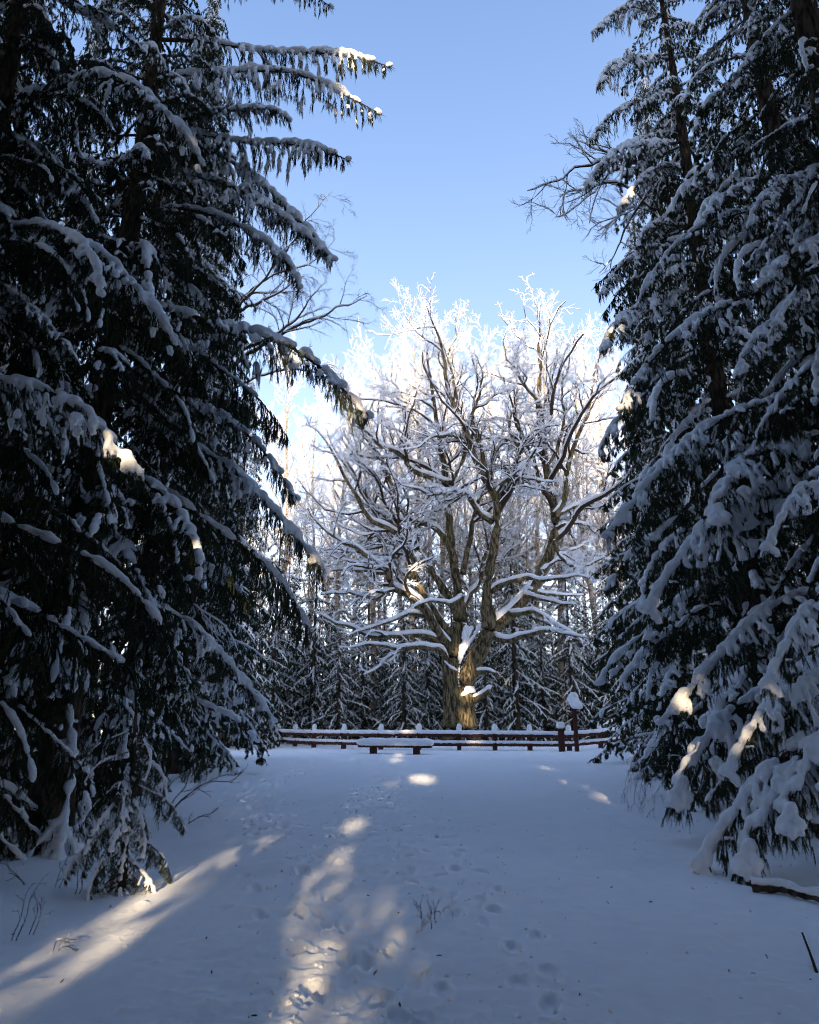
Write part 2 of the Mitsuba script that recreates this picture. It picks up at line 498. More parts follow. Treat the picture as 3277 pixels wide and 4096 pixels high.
    # needles
    spn = {0: .06, 1: .09, 2: .15, 3: .2}[lod] / dens
    B, D, LN = [], [], []

    def hang(poly, dens, ln):
        lens = np.linalg.norm(np.diff(poly, axis=1), axis=2).sum(1)
        for p, l in zip(poly, lens):
            m = max(2, int(l / spn * dens))
            t = np.sort(rng.random(m)) * (len(p) - 1.001)
            i0 = t.astype(int)
            f = (t - i0)[:, None]
            b = p[i0] * (1 - f) + p[i0 + 1] * f
            tg = unit(p[i0 + 1] - p[i0])
            sdv = unit(np.cross(tg, [0, 0, 1.0])) * rng.choice([-1, 1], (m, 1))
            B.append(b), D.append(tg * rng.uniform(.3, .9, (m, 1)) + sdv * rng.uniform(0, .45, (m, 1)) + np.array([0, 0, -1.0]) * rng.uniform(.5, 1.2, (m, 1)))
            LN.append(ln * rng.uniform(.5, 1.3, m))

    hang(lat, 1.2, fringe)
    if len(subs):
        hang(subs, 1.0, fringe * .7)
    hang(A[None, 3:], 2.0, fringe * 1.3)
    tips = np.concatenate([lat[:, -1], subs[:, -1]]) if len(subs) else lat[:, -1]
    tdir = np.concatenate([lat[:, -1] - lat[:, -2], subs[:, -1] - subs[:, -2]]) if len(subs) else lat[:, -1] - lat[:, -2]
    B.append(tips - unit(tdir) * .03), D.append(tdir), LN.append(np.full(len(tips), fringe * .6))
    B.append(A[-1:] - d[-1] * .05), D.append(d[-1:]), LN.append(np.array([fringe]))
    rr, nn, ww = {0: (.019, 14, .0042), 1: (.027, 10, .008), 2: (.055, 5, .021), 3: (.09, 5, .035)}[lod]
    ndl = shoots(np.concatenate(B), np.concatenate(D), np.concatenate(LN), rr, nn, rng, ww)
    # wood
    ra = (.022 * L / 3 + .008) * (1 - .85 * s)
    parts = [tubes(A[None, ::5], ra[None, ::5], 5 if lod < 2 else 3)]
    if lod < 2:
        parts.append(tubes(lat[:, ::2], np.tile(np.linspace(.007, .004, 4), (len(lat), 1)), 3))
    return {'stem': cat(parts), 'needles': ndl, 'snow': snow}, A[-1]


BOUGHS, TIP = {}, {}                                             # name -> (parts, length), name -> tip
MATS = {'stem': 'spruce_bark', 'needles': 'spruce_needles', 'snow': 'branch_snow'}


def bough_group(name, L, **kw):
    m, TIP[name] = bough(L=L, **kw)
    BOUGHS[name] = (m, L)


# kinds: h near, m middle, f far, x out of view; arch = bends over, fan = wide, comb = a hanging fringe, heavy = pillowed
for q in range(3):
    bough_group(f'h_arch_{q}', L=3.0, seed=10 + q, W=.85, a0=6, a1=-70, lod=0, load=.86, bare=.48, g=.34, ridge=1.35)
    bough_group(f'h_fan_{q}', L=2.6, seed=20 + q, W=.95, a0=-8, a1=-46, lod=0, load=.86, bare=.48, g=.26, ridge=1.3)
for q in range(2):
    bough_group(f'h_longarch_{q}', L=4.4, seed=110 + q, W=1.05, a0=8, a1=-66, lod=0, load=.9, bare=.46, g=.34, ridge=1.45)
    bough_group(f'h_longfan_{q}', L=4.4, seed=120 + q, W=1.1, a0=-14, a1=-52, lod=0, load=.9, bare=.46, g=.3, ridge=1.4)
    bough_group(f'h_longcomb_{q}', L=4.4, seed=130 + q, W=1.1, a0=-4, a1=-36, lod=0, load=.9, fringe=.17, bare=.38, g=.8, fore=.25, ridge=1.3)
    bough_group(f'h_longheavy_{q}', L=3.6, seed=140 + q, W=1.1, a0=-10, a1=-58, lod=0, load=1.2, bare=.40, g=.26, knob=1.4)
    bough_group(f'h_heavy_{q}', L=2.4, seed=30 + q, W=.9, a0=-8, a1=-58, lod=0, load=1.25, bare=.42, g=.24, knob=1.5)
    bough_group(f'h_comb_{q}', L=3.0, seed=40 + q, W=.95, a0=-6, a1=-36, lod=0, load=.85, fringe=.17, bare=.38, g=.8, fore=.25, ridge=1.5)
    bough_group(f'h_dark_{q}', L=2.6, seed=35 + q, W=.95, a0=-6, a1=-52, lod=0, load=.75, bare=.66, g=.3, ridge=.9)
for q in range(3):
    bough_group(f'm_arch_{q}', L=2.8, seed=50 + q, W=.9, a0=4, a1=-66, lod=1, load=.86, bare=.48, g=.32, ridge=1.4)
    bough_group(f'm_fan_{q}', L=2.4, seed=60 + q, W=.9, a0=-8, a1=-50, lod=1, load=.9, bare=.47, g=.24, ridge=1.35)
for q in range(2):
    bough_group(f'm_dark_{q}', L=2.5, seed=55 + q, W=.95, a0=-4, a1=-52, lod=1, load=.75, bare=.68, g=.3, ridge=.9)
for q in range(3):
    bough_group(f'f_fan_{q}', L=2.2, seed=80 + q, W=.85, a0=-8, a1=-56, lod=2, load=.9, bare=.48, g=.34, dens=.75)
for q in range(5):
    bough_group(f'b_fan_{q}', L=1.7, seed=70 + q, W=.5 + .08 * q, a0=-6 - 8 * q, a1=-74 + 5 * q, lod=2, load=1.0, g=.5, curl=.8, dens=.6, bare=.36, fore=.75)
for q in range(2):
    bough_group(f'x_fan_{q}', L=2.4, seed=90 + q, W=1.1, a0=-6, a1=-40, lod=3, load=1.0)
TRI = {k: {p: len(m[1]) for p, m in v[0].items()} for k, v in BOUGHS.items()}
for k, v in BOUGHS.items():
    if k[0] != 'b':
        gr = {'type': 'shapegroup'}
        for p, m in v[0].items():
            gr[p] = mikit.ply(m, MATS[p], smooth=(p != 'needles'))
        scene['bough_' + k] = gr

# ------------------------------------------------------------------ spruces
N_KEY = {}


def new_key(base):
    N_KEY[base] = N_KEY.get(base, -1) + 1
    return base if N_KEY[base] == 0 else f'{base}_{N_KEY[base]:03d}'


def trunk_mesh(x, y, H, r0, lean=(0, 0), sides=12, seed=0, rough=.08):
    z0 = gz(x, y) - .3
    n = 30
    t = np.linspace(0, 1, n)
    zz = z0 + t ** 1.2 * (H + .3)
    u = (zz - z0) / (H + .3)
    P = np.column_stack([x + lean[0] * u * H + .05 * np.sin(zz * .5 + seed), y + lean[1] * u * H + .05 * np.cos(zz * .43 + seed), zz])
    R = r0 * (1 - u).clip(0) ** .8 + .012 + r0 * .45 * np.exp(-(zz - z0 - .3).clip(0) / .35)
    v, f = tube1(P, R, sides)
    v = v + (meshkit.fbm(v * 5, 2, seed) - .5)[:, None] * unit(v - np.repeat(P, sides, 0)) * rough * 2 * r0
    return (v, f), P


INST = [0]


def put_bough(tree, kind, o, az, pitch, s, roll=0.0, mirror=False):
    m, L = BOUGHS[kind]
    k = new_key(tree + '__bough')
    s = np.broadcast_to(s, 3) * np.array([1, -1 if mirror else 1, 1])
    scene[k] = {'type': 'instance', 'shape': ref('bough_' + kind), 'to_world': frame(o, az, pitch, roll, s)}
    labels[k + '__snow'], labels[k + '__needles'] = {'kind': 'stuff'}, {'kind': 'stuff'}
    INST[0] += sum(TRI[kind].values())


def in_view(p, margin=120):
    d = np.asarray(p) - [0, 0, EYE]
    zc = d @ FW
    if zc < .5:
        return False
    u, v = 1638.5 + d[0] / zc * FPX, 2048 - (d @ UP) / zc * FPX
    return -margin < u < 3277 + margin and -margin < v < 4096 + margin


def spruce(label, x, y, H, r0, crown_r, z_low=0.6, seed=0, style='lh', dz=.5, per=4, lean=(0, 0), taper=.8, cat_='spruce tree', group=None, name='spruce_tree', droop=0.0, skip=None, shade=.4, kinds=None):
    """A spruce whose boughs are its parts."""
    rng = np.random.default_rng(seed)
    key = new_key(name)
    if skip is None:
        skip = lambda o, tip: tip[2] < 4.2 and o[2] < 5 and abs(tip[0] + .1) < 2.75 + .055 * tip[1] and tip[1] < 20
    tm, P = trunk_mesh(x, y, H, r0, lean, seed=seed)
    scene[key + '__trunk'] = mikit.ply(tm, 'spruce_bark', smooth=True)
    labels[key] = {'label': label, 'category': cat_}
    if group:
        labels[key]['group'] = group
    z, az = z_low, rng.uniform(0, 6.28)
    while z < H - .3:
        u = z / H
        Rz = crown_r * (1 - u) ** taper * min(1, .75 + z / 6) + .25
        for k in range(per):
            az += 2.39996 + rng.normal(0, .25)
            zz = z + rng.uniform(-.5, .5) * dz
            o = np.array([np.interp(zz, P[:, 2], P[:, q]) for q in range(3)])
            o[2] = zz + gz(x, y)
            L = Rz * rng.uniform(.75, 1.15)
            dirv = np.array([math.cos(az), math.sin(az), -.35])
            mid, tip = o + dirv * L * .6, o + dirv * L
            vis = in_view(mid, 300) or in_view(tip, 300)
            dist = np.linalg.norm(mid - [0, 0, EYE])
            to_cam = unit(np.array([0, 0, 0.0]) - np.array([x, y, 0]))[:2]
            facing = math.cos(az) * to_cam[0] + math.sin(az) * to_cam[1]
            if blocks([o * (1 - q_) + tip * q_ - [0, 0, .2 * q_] for q_ in (.3, .6, .9)], .15) or skip(o, tip):
                continue
            dark = rng.random() < shade
            if vis and dist < 13.5 and facing > -.3:
                if dark:
                    kind = f'h_dark_{rng.integers(2)}'
                elif 'c' in style and rng.random() < .6:
                    kind = f'h_comb_{rng.integers(2)}'
                elif 'v' in style and rng.random() < .6:
                    kind = f'h_heavy_{rng.integers(2)}'
                else:
                    kind = f'h_{"arch" if rng.random() < .5 else "fan"}_{rng.integers(3)}'
            elif vis and dist < 21 and facing > -.5:
                kind = f'm_dark_{rng.integers(2)}' if dark else f'm_{"arch" if rng.random() < .5 else "fan"}_{rng.integers(3)}'
            elif vis:
                kind = f'f_fan_{rng.integers(3)}'
            else:
                kind = f'x_fan_{rng.integers(2)}'
            if o[2] < 3:                                         # low boughs lie wide rather than bend over
                kind = kind.replace('arch', 'fan')
            if kinds:
                kind = kinds[rng.integers(len(kinds))]
            s = L / (BOUGHS[kind][1] * .88)
            pitch = math.radians(rng.uniform(-16, 10) - droop + 16 * max(0, u - .5))
            sc = np.array([s] * 3) if kinds else np.array([s, np.clip(s, .55, 1.2) * rng.uniform(.9, 1.15), np.clip(s, .6, 1.15)])
            put_bough(key, kind, o, az, pitch, sc, math.radians(rng.uniform(-15, 15)), rng.random() < .5)
        z += dz * (1 + .2 * rng.random())
    return key, P


def reach(tree, P, kind, u, v, Y, side=1.0, roll=0, root_up=None, s_min=.5):
    """One more bough of a tree, from its trunk to the point seen at u, v at distance Y."""
    tip = at(u, v, Y)
    e = TIP[kind]
    zt = tip[2]
    for _ in range(12):
        o = np.array([np.interp(zt, P[:, 2], P[:, q]) for q in range(3)])
        h = np.linalg.norm(tip[:2] - o[:2])
        s = h / math.hypot(e[0], e[1])
        zt = tip[2] - e[2] * s if root_up is None else tip[2] + root_up
    o[2] = zt
    drop = tip[2] - zt
    s = math.hypot(h, drop) / np.linalg.norm(e)
    pitch = math.atan2(drop, h) - math.atan2(e[2], math.hypot(e[0], e[1]))
    az = math.atan2(tip[1] - o[1], tip[0] - o[0]) - math.atan2(e[1], e[0]) * .0
    put_bough(tree, kind, o, az, pitch, (s, np.clip(s, .6, 1.15), s), math.radians(roll), side < 0)


# ------------------------------------------------------------------ the trees that shade the place, behind the camera
GAPS = []                                                        # (point, radius, openness): lines of sight towards the sun, through thin places of the crowns


def gap(p, r, f):
    GAPS.append((np.asarray(p, float), r, f))


for uv, r, f in [((60, 3960), .33, .86), ((250, 3850), .33, .86), ((450, 3720), .33, .86), ((640, 3600), .33, .86), ((820, 3480), .26, .88), ((1000, 3370), .26, .88),
                 ((1420, 3290), .2, 0.953), ((1360, 3400), .14, 0.899), ((1330, 3520), .24, 0.892), ((1320, 3640), .24, 0.865), ((1480, 3780), .28, 0.811), ((1300, 3900), .28, 0.811), ((1520, 3960), .28, 0.797), ((1350, 4080), .3, 0.757),
                 ((1590, 3040), .26, 0.966), ((1690, 3110), .36, 0.973), ((1560, 3130), .2, 0.899), ((2180, 3070), .28, .93), ((2300, 3130), .28, .93), ((2430, 3190), .28, .93)]:
    gap(on_ground(*uv), r, f)
for (u, v, Y, r, f) in [(1855, 2600, 39.2, .5, .99), (1865, 2680, 39.2, .52, .99), (1872, 2770, 39.2, .52, .99), (1882, 2900, 39.2, .42, .97), (1868, 2860, 39.2, .42, .97), (1900, 2985, 36.5, .3, 0.950), (1480, 200, 11, .75, .985), (1430, 400, 11.1, .6, .97), (1200, 1630, 10.6, .3, .95), (1370, 1640, 10.6, .4, .95), (1180, 1480, 11, .25, .92),
                        (460, 1790, 7.4, .28, .93), (1300, 2270, 12, .45, .97), (560, 3560, 6.9, .18, .975), (930, 2330, 14, .3, .9), (800, 640, 7.4, .25, .93), (2490, 770, 14, .45, .98), (2340, 960, 14, .35, .97), (2420, 1350, 14.2, .4, .96), (2480, 1630, 11, .35, .93), (1560, 2600, 47, .4, .95), (1430, 1700, 40, .5, .8), (1750, 2170, 40, .4, .85)]:
    gap(at(u, v, Y), r, f)
GP, GR, GF = np.array([g[0] for g in GAPS]), np.array([g[1] for g in GAPS]), np.array([g[2] for g in GAPS])


N_LOW = 26                                                       # the first ones reach the ground, the fence and the oak's trunk


def blocks(pts, extra):
    """True if any of the points stands in an open line towards the sun."""
    d = np.asarray(pts)[:, None] - GP[None]
    along = d @ SUN
    perp = np.linalg.norm(d - along[..., None] * SUN, axis=-1)
    return bool(((perp < GR[None] * .8 + extra) & (along > 3))[:, :N_LOW].any())


def shade_parts(x, y, zg, H, crown_r, seed, z0, thin):
    """Trunk and crown of a spruce of the dense forest behind the viewer; thin: sun comes through where its crown leaves gaps."""
    rng = np.random.default_rng(seed)
    zz = np.linspace(zg - .3, zg + H, 14)
    u = np.linspace(0, 1, 14)
    trunk = tube1(np.column_stack([x + .05 * np.sin(zz * .5 + seed), y + .05 * np.cos(zz * .43 + seed), zz]), .22 * (1 - u) ** .8 + .015, 7)
    z = np.arange(z0, H, .115)
    z = z + rng.uniform(-.2, .2, len(z))
    az = np.cumsum(2.4 + rng.normal(0, .2, len(z)))
    Rz = (crown_r * (1 - z / H).clip(0) ** .6 + .35) * rng.uniform(.8, 1.2, len(z))
    n = 30
    t = rng.uniform(.03, 1, (len(z), n)) ** .75
    w = rng.normal(0, .24, (len(z), n)) * Rz[:, None] * (1.1 - .6 * t)
    ca, sa = np.cos(az)[:, None], np.sin(az)[:, None]
    rr_ = t * Rz[:, None]
    C = np.stack([x + ca * rr_ - sa * w, y + sa * rr_ + ca * w, zg + z[:, None] - .35 * rr_ * t - rng.uniform(0, .25, (len(z), n)) - .3 * np.abs(w)], -1).reshape(-1, 3)
    D = unit(np.stack([np.broadcast_to(ca, t.shape), np.broadcast_to(sa, t.shape), np.full(t.shape, -.9)], -1).reshape(-1, 3) + rng.normal(0, .5, (len(C), 3)))
    if thin:
        d = C[:, None] - GP[None]
        al = d @ SUN
        perp = np.sqrt(np.maximum((d ** 2).sum(-1) - al ** 2, 0))
        keep = rng.random(len(C)) > np.where((perp < GR[None] + .04) & (al > 3), GF[None], 0).max(1)
        if y > -1:                                               # these crowns stay clear of the open path ahead
            q_ = C - [0, 0, EYE]
            zc = q_ @ FW
            keep &= ~((zc > .2) & (np.abs(q_[:, 0]) < zc * .68 + .5) & (q_ @ UP < zc * .85 + .5))
        C, D = C[keep], D[keep]
    sd = unit(np.cross(D, rng.normal(size=C.shape)))
    ln, wd = rng.uniform(.17, .32, (len(C), 1)), rng.uniform(.065, .12, (len(C), 1))
    V = np.stack([C - D * ln - sd * wd * .4, C + sd * wd, C + D * ln, C - sd * wd], 1).reshape(-1, 3)
    return trunk, (V, np.arange(len(V)).reshape(-1, 4))


for q in range(3):
    tr_, cr_ = shade_parts(0, 0, 0, 33, 2.8, 880 + q, 2.0, False)
    scene[f'shade_{q}'] = {'type': 'shapegroup', 'trunk': mikit.ply(tr_, 'spruce_bark', smooth=True), 'crown': mikit.ply(cr_, 'spruce_needles')}


def shade_spruce(x, y, H, crown_r, seed, z0=1.0):
    key = new_key('forest_spruce')
    labels[key] = {'label': 'tall spruce in the dense forest edge behind the viewer', 'category': 'spruce tree', 'group': 'spruces of the forest behind the viewer'}
    if abs(x) > 8.5 and y < -14:
        scene[key] = {'type': 'instance', 'shape': ref(f'shade_{seed % 3}'), 'to_world': T().translate([float(x), float(y), gz(x, y)]).rotate([0, 0, 1], float(seed * 77 % 360)).scale([1.0, 1.0, H / 33])}
        return 0
    tr_, cr_ = shade_parts(x, y, gz(x, y), H, crown_r, seed, z0, True)
    scene[key + '__trunk'] = mikit.ply(tr_, 'spruce_bark', smooth=True)
    scene[key + '__crown'] = mikit.ply(cr_, 'spruce_needles')
    return 2 * len(cr_[1])


rs = np.random.default_rng(77)
N_SHADE = 0
for row, (yy, hh, x0, x1) in enumerate([(-16, 34, -24, 24), (-19.5, 36.5, -26, 26), (-23, 38, -28, 28)]):
    for q, xx in enumerate(np.arange(x0, x1, 3.0)):
        x, y = xx + row * 1.1 + rs.uniform(-.5, .5), yy + rs.uniform(-1, 1)
        tr = np.array([[0, y, z] for z in np.arange(0, 27, .5)])
        off = sorted(np.arange(-1.5, 1.51, .1), key=lambda q_: sum(blocks(p_[None] + [x + q_, 0, 0], .16) for p_ in tr) + .3 * abs(q_))
        x = x + off[0]
        N_SHADE += shade_spruce(x, y, hh + rs.uniform(-2, 2), 2.7, 300 + 40 * row + q, 2.0)

# ------------------------------------------------------------------ spruces at the two sides of the path
LA, PA = spruce('huge spruce at the left, long drooping boughs reaching out across the sky', -5.7, 11.6, 25, .30, 3.7, seed=1, style='lhc', z_low=1.6, per=6, shade=.8, droop=12)
for (kind, u, v, Y, up_) in [('h_longcomb_0', 1560, 265, 11.0, 1.5), ('h_longcomb_1', 1520, 455, 11.2, 1.5), ('h_longcomb_0', 1395, 640, 10.6, 1.8), ('h_longfan_0', 1340, 1040, 11.0, 3.0), ('h_longcomb_1', 1330, 30, 11.5, 1.4),
                             ('h_longfan_1', 1480, 1670, 10.6, 3.1), ('h_longarch_1', 1160, 480, 10.3, 1.0), ('h_longfan_0', 1320, 2310, 12.4, 3.2), ('h_longarch_1', 1200, 1150, 10.9, 2.4), ('h_longfan_0', 1290, 980, 11.6, 3.2),
                             ('h_longfan_1', 1190, 2000, 11.8, 2.8), ('h_dark_0', 1230, 2520, 12.6, 2.9), ('h_longfan_0', 1100, 2890, 13.0, 2.6), ('h_dark_1', 1150, 1750, 11.4, 2.5)]:
    reach(LA, PA, kind, u, v, Y, root_up=up_)
LB, PB = spruce('dark spruce with a great arched snowy bough at the upper left corner', -6.5, 8.4, 22, .26, 3.3, seed=2, style='lh', z_low=1.3, per=6, shade=.8, droop=12)
for (kind, u, v, Y, up_) in [('h_longarch_0', 810, 660, 7.4, 2.2), ('h_longarch_1', 400, 1180, 6.8, 2.0), ('h_longarch_0', 700, 1380, 7.4, 2.0), ('h_longheavy_0', 560, 1900, 7.6, 1.7), ('h_dark_0', 640, 2500, 8.2, 1.6), ('h_dark_1', 700, 2850, 9.0, 1.6)]:
    reach(LB, PB, kind, u, v, Y, root_up=up_)
spruce('spruce at the left with boughs sweeping low over the snow, behind the two largest', -6.2, 16.0, 24, .26, 3.5, seed=3, z_low=1.0, per=6, shade=.7, droop=10)
spruce('left spruce standing farther along the path edge, its skirt above the snow', -7.0, 21.5, 22, .24, 3.2, seed=4, z_low=1.2, per=6, shade=.5, droop=8)
spruce('left spruce nearest the end of the rail fence', -8.6, 28.0, 21, .22, 3.2, seed=5, z_low=1.2, per=5, droop=8)
spruce('slender left spruce between the path-edge trees and the fence end', -8.4, 24.8, 22, .22, 3.2, seed=8, z_low=1.2, per=5, droop=8)
spruce('left spruce past the fence end, beside the belt', -9.9, 38.5, 22, .22, 3.6, seed=9, z_low=1.0, per=5, droop=8)
spruce('spruce deep in the shade at the left edge of the picture', -9.0, 11.8, 23, .25, 3.3, seed=6, z_low=1.4, per=5, shade=.75, droop=8)
spruce('spruce in the dark stand between the left edge and the path', -10.2, 17.0, 24, .25, 3.3, seed=7, z_low=1.2, per=5, shade=.75, droop=8)

RA, PR = spruce('heavily snow-laden spruce at the right with pillowed boughs down to the ground', 7.5, 11.2, 24, .30, 3.7, seed=11, style='lhv', z_low=.9, per=5, shade=.5, droop=14)
for (kind, u, v, Y, up_) in [('h_longheavy_0', 2690, 3230, 10.0, 2.0), ('h_longfan_0', 2640, 2900, 9.9, 2.4), ('h_longheavy_1', 2580, 2450, 10.0, 2.6), ('h_longfan_1', 2480, 1640, 11, 3.0), ('h_longarch_0', 2560, 1200, 11.4, 2.0), ('h_longfan_0', 2420, 2150, 11.0, 3.0), ('h_longheavy_0', 2860, 2100, 9.6, 2.2)]:
    reach(RA, PR, kind, u, v, Y, root_up=up_)
RB, PRB = spruce('tall right spruce with stacked boughs edging the open sky', 7.5, 15.0, 25, .28, 4.2, seed=12, style='lhv', z_low=1.0, per=5, shade=.5, droop=13)
for (kind, u, v, Y) in [('h_longfan_0', 2370, 130, 13.6), ('h_longheavy_0', 2400, 330, 13.8), ('h_longfan_0', 2470, 840, 14.0), ('h_longheavy_1', 2345, 740, 14.0), ('h_longfan_1', 2400, 1180, 14.2), ('h_longheavy_0', 2410, 1400, 14.0), ('h_longfan_1', 2360, 560, 14.2)]:
    reach(RB, PRB, kind, u, v, Y, root_up=2.4)
spruce('right spruce behind the stacked one, its edge beside the oak crown', 8.8, 20.0, 25, .26, 3.9, seed=13, z_low=.8, per=5, shade=.3, droop=10)
spruce('bluish snow-covered right spruce reaching down to the clearing', 10.0, 25.5, 23, .24, 3.6, seed=14, z_low=.6, per=5, droop=8)
spruce('right spruce closest to the sign post', 11.9, 31.0, 21, .22, 3.5, seed=15, z_low=.5, per=5, droop=8)
RC, PRC = spruce('spruce whose thick trunk shows at the upper right corner, low boughs on the snow', 6.5, 8.4, 25, .30, 2.0, seed=16, z_low=2.6, style='lhv', per=4, shade=.4, droop=14)
for (kind, u, v, Y, up_) in [('h_longheavy_1', 2780, 3480, 8.1, 1.9), ('h_longheavy_0', 2960, 3500, 7.6, 1.7), ('h_longheavy_1', 2900, 3100, 8.4, 1.9), ('h_longheavy_0', 3140, 3340, 7.4, 1.6), ('h_longheavy_1', 3060, 2750, 7.8, 1.8), ('h_longheavy_0', 2950, 1500, 8.2, 1.6), ('h_longheavy_1', 3100, 1300, 7.6, 1.3), ('h_longheavy_0', 3000, 900, 8.2, 1.4), ('h_longheavy_1', 3060, 2200, 7.8, 1.6)]:
    reach(RC, PRC, kind, u, v, Y, root_up=up_)
spruce('spruce in the dark stand behind the right edge trees', 10.8, 14.0, 24, .25, 3.0, seed=17, z_low=1.2, per=3)
spruce('spruce in the right stand seen between the pillowed boughs', 12.0, 20.0, 24, .25, 3.0, seed=18, z_low=1.2, per=3)
spruce('low young spruce at the left path edge, sunlit snow on its lowest tuft', *on_ground(470, 3560)[:2], 1.75, .03, .62, seed=21, z_low=.12, dz=.15, per=4, name='young_spruce', cat_='young spruce', taper=.55, kinds=['m_arch_0', 'm_fan_1', 'm_dark_0', 'm_dark_1', 'm_arch_2'], droop=22, skip=lambda o, tip: False)
# trees beside the viewer close the canopy over the path
for q, (x, y, H) in enumerate([(-5.4, .2, 27), (6.0, .5, 27), (-5.0, -4.0, 28), (5.2, -3.6, 28), (-5.2, -8.5, 28), (5.4, -8, 29), (0.4, -12.5, 30), (-9.5, -2, 27), (10, -2, 27), (-9.5, -7, 28), (10, -7, 28), (-4.5, -11.4, 29), (1.95, -11.4, 29), (-4.4, 3.2, 27), (4.7, 3.4, 27), (-0.1, -6.6, 29), (2.3, -5.4, 29)]):
    N_SHADE += shade_spruce(x, y, H, 3.9 if abs(x) < 7 else 3.2, 900 + q, 6.0 if 3 < y < 4 else 2.0)
for q, (x, y, lb) in enumerate([(-9.6, 5.4, 'spruce in the dark at the left edge, nearest the viewer'), (10.6, 6.4, 'spruce just beyond the right edge, nearest the viewer'), (-13.6, 9.0, 'spruce farthest left in the dark stand'), (14.6, 10.0, 'spruce farthest right in the dark stand')]):
    spruce(lb, x, y, 25, .26, 3.2, seed=40 + q, z_low=1.2, per=3, shade=.6)

# ------------------------------------------------------------------ branching trees
def grow(P, Rr, n, ratio, angle, rng, K, up=0.0, wig=.15, t0=.2, t1=1.0, rfac=.55, lmin=.0, rel=None):
    """Children of the polylines P (N, K0, 3): n each. Returns polylines (N * n, K, 3) and radii."""
    N, K0, _ = P.shape
    ln = np.linalg.norm(np.diff(P, axis=1), axis=2).sum(1)
    t = t0 + (t1 - t0) * (np.arange(n)[None] + rng.random((N, n))) / n
    ii = np.clip((t * (K0 - 1)).astype(int), 0, K0 - 2)
    f = (t * (K0 - 1) - ii)[..., None]
    a = np.arange(N)[:, None]
    o = P[a, ii] * (1 - f) + P[a, ii + 1] * f
    tg = unit(P[a, ii + 1] - P[a, ii])
    r0 = (Rr[a, ii] * (1 - f[..., 0]) + Rr[a, ii + 1] * f[..., 0])
    side = unit(np.cross(tg, rng.normal(size=tg.shape)))
    an = np.radians(angle) * rng.uniform(.6, 1.3, (N, n, 1))
    d = unit(tg * np.cos(an) + side * np.sin(an))
    L = np.maximum(ln[:, None] * ratio * (1.15 - .7 * t) * rng.uniform(.6, 1.3, (N, n)), lmin)
    pts = [o.reshape(-1, 3)]
    d, Lf = d.reshape(-1, 3), L.reshape(-1)
    for k in range(K - 1):
        d = unit(d + rng.normal(0, wig, d.shape) + np.array([0, 0, up]))
        pts.append(pts[-1] + d * (Lf / (K - 1))[:, None])
    C = np.stack(pts, 1)
    rr = np.minimum(r0 * rfac, Lf.reshape(N, n) * .03 + .004).reshape(-1)
    R = rr[:, None] * np.linspace(1, .35, K)[None]
    return C, R


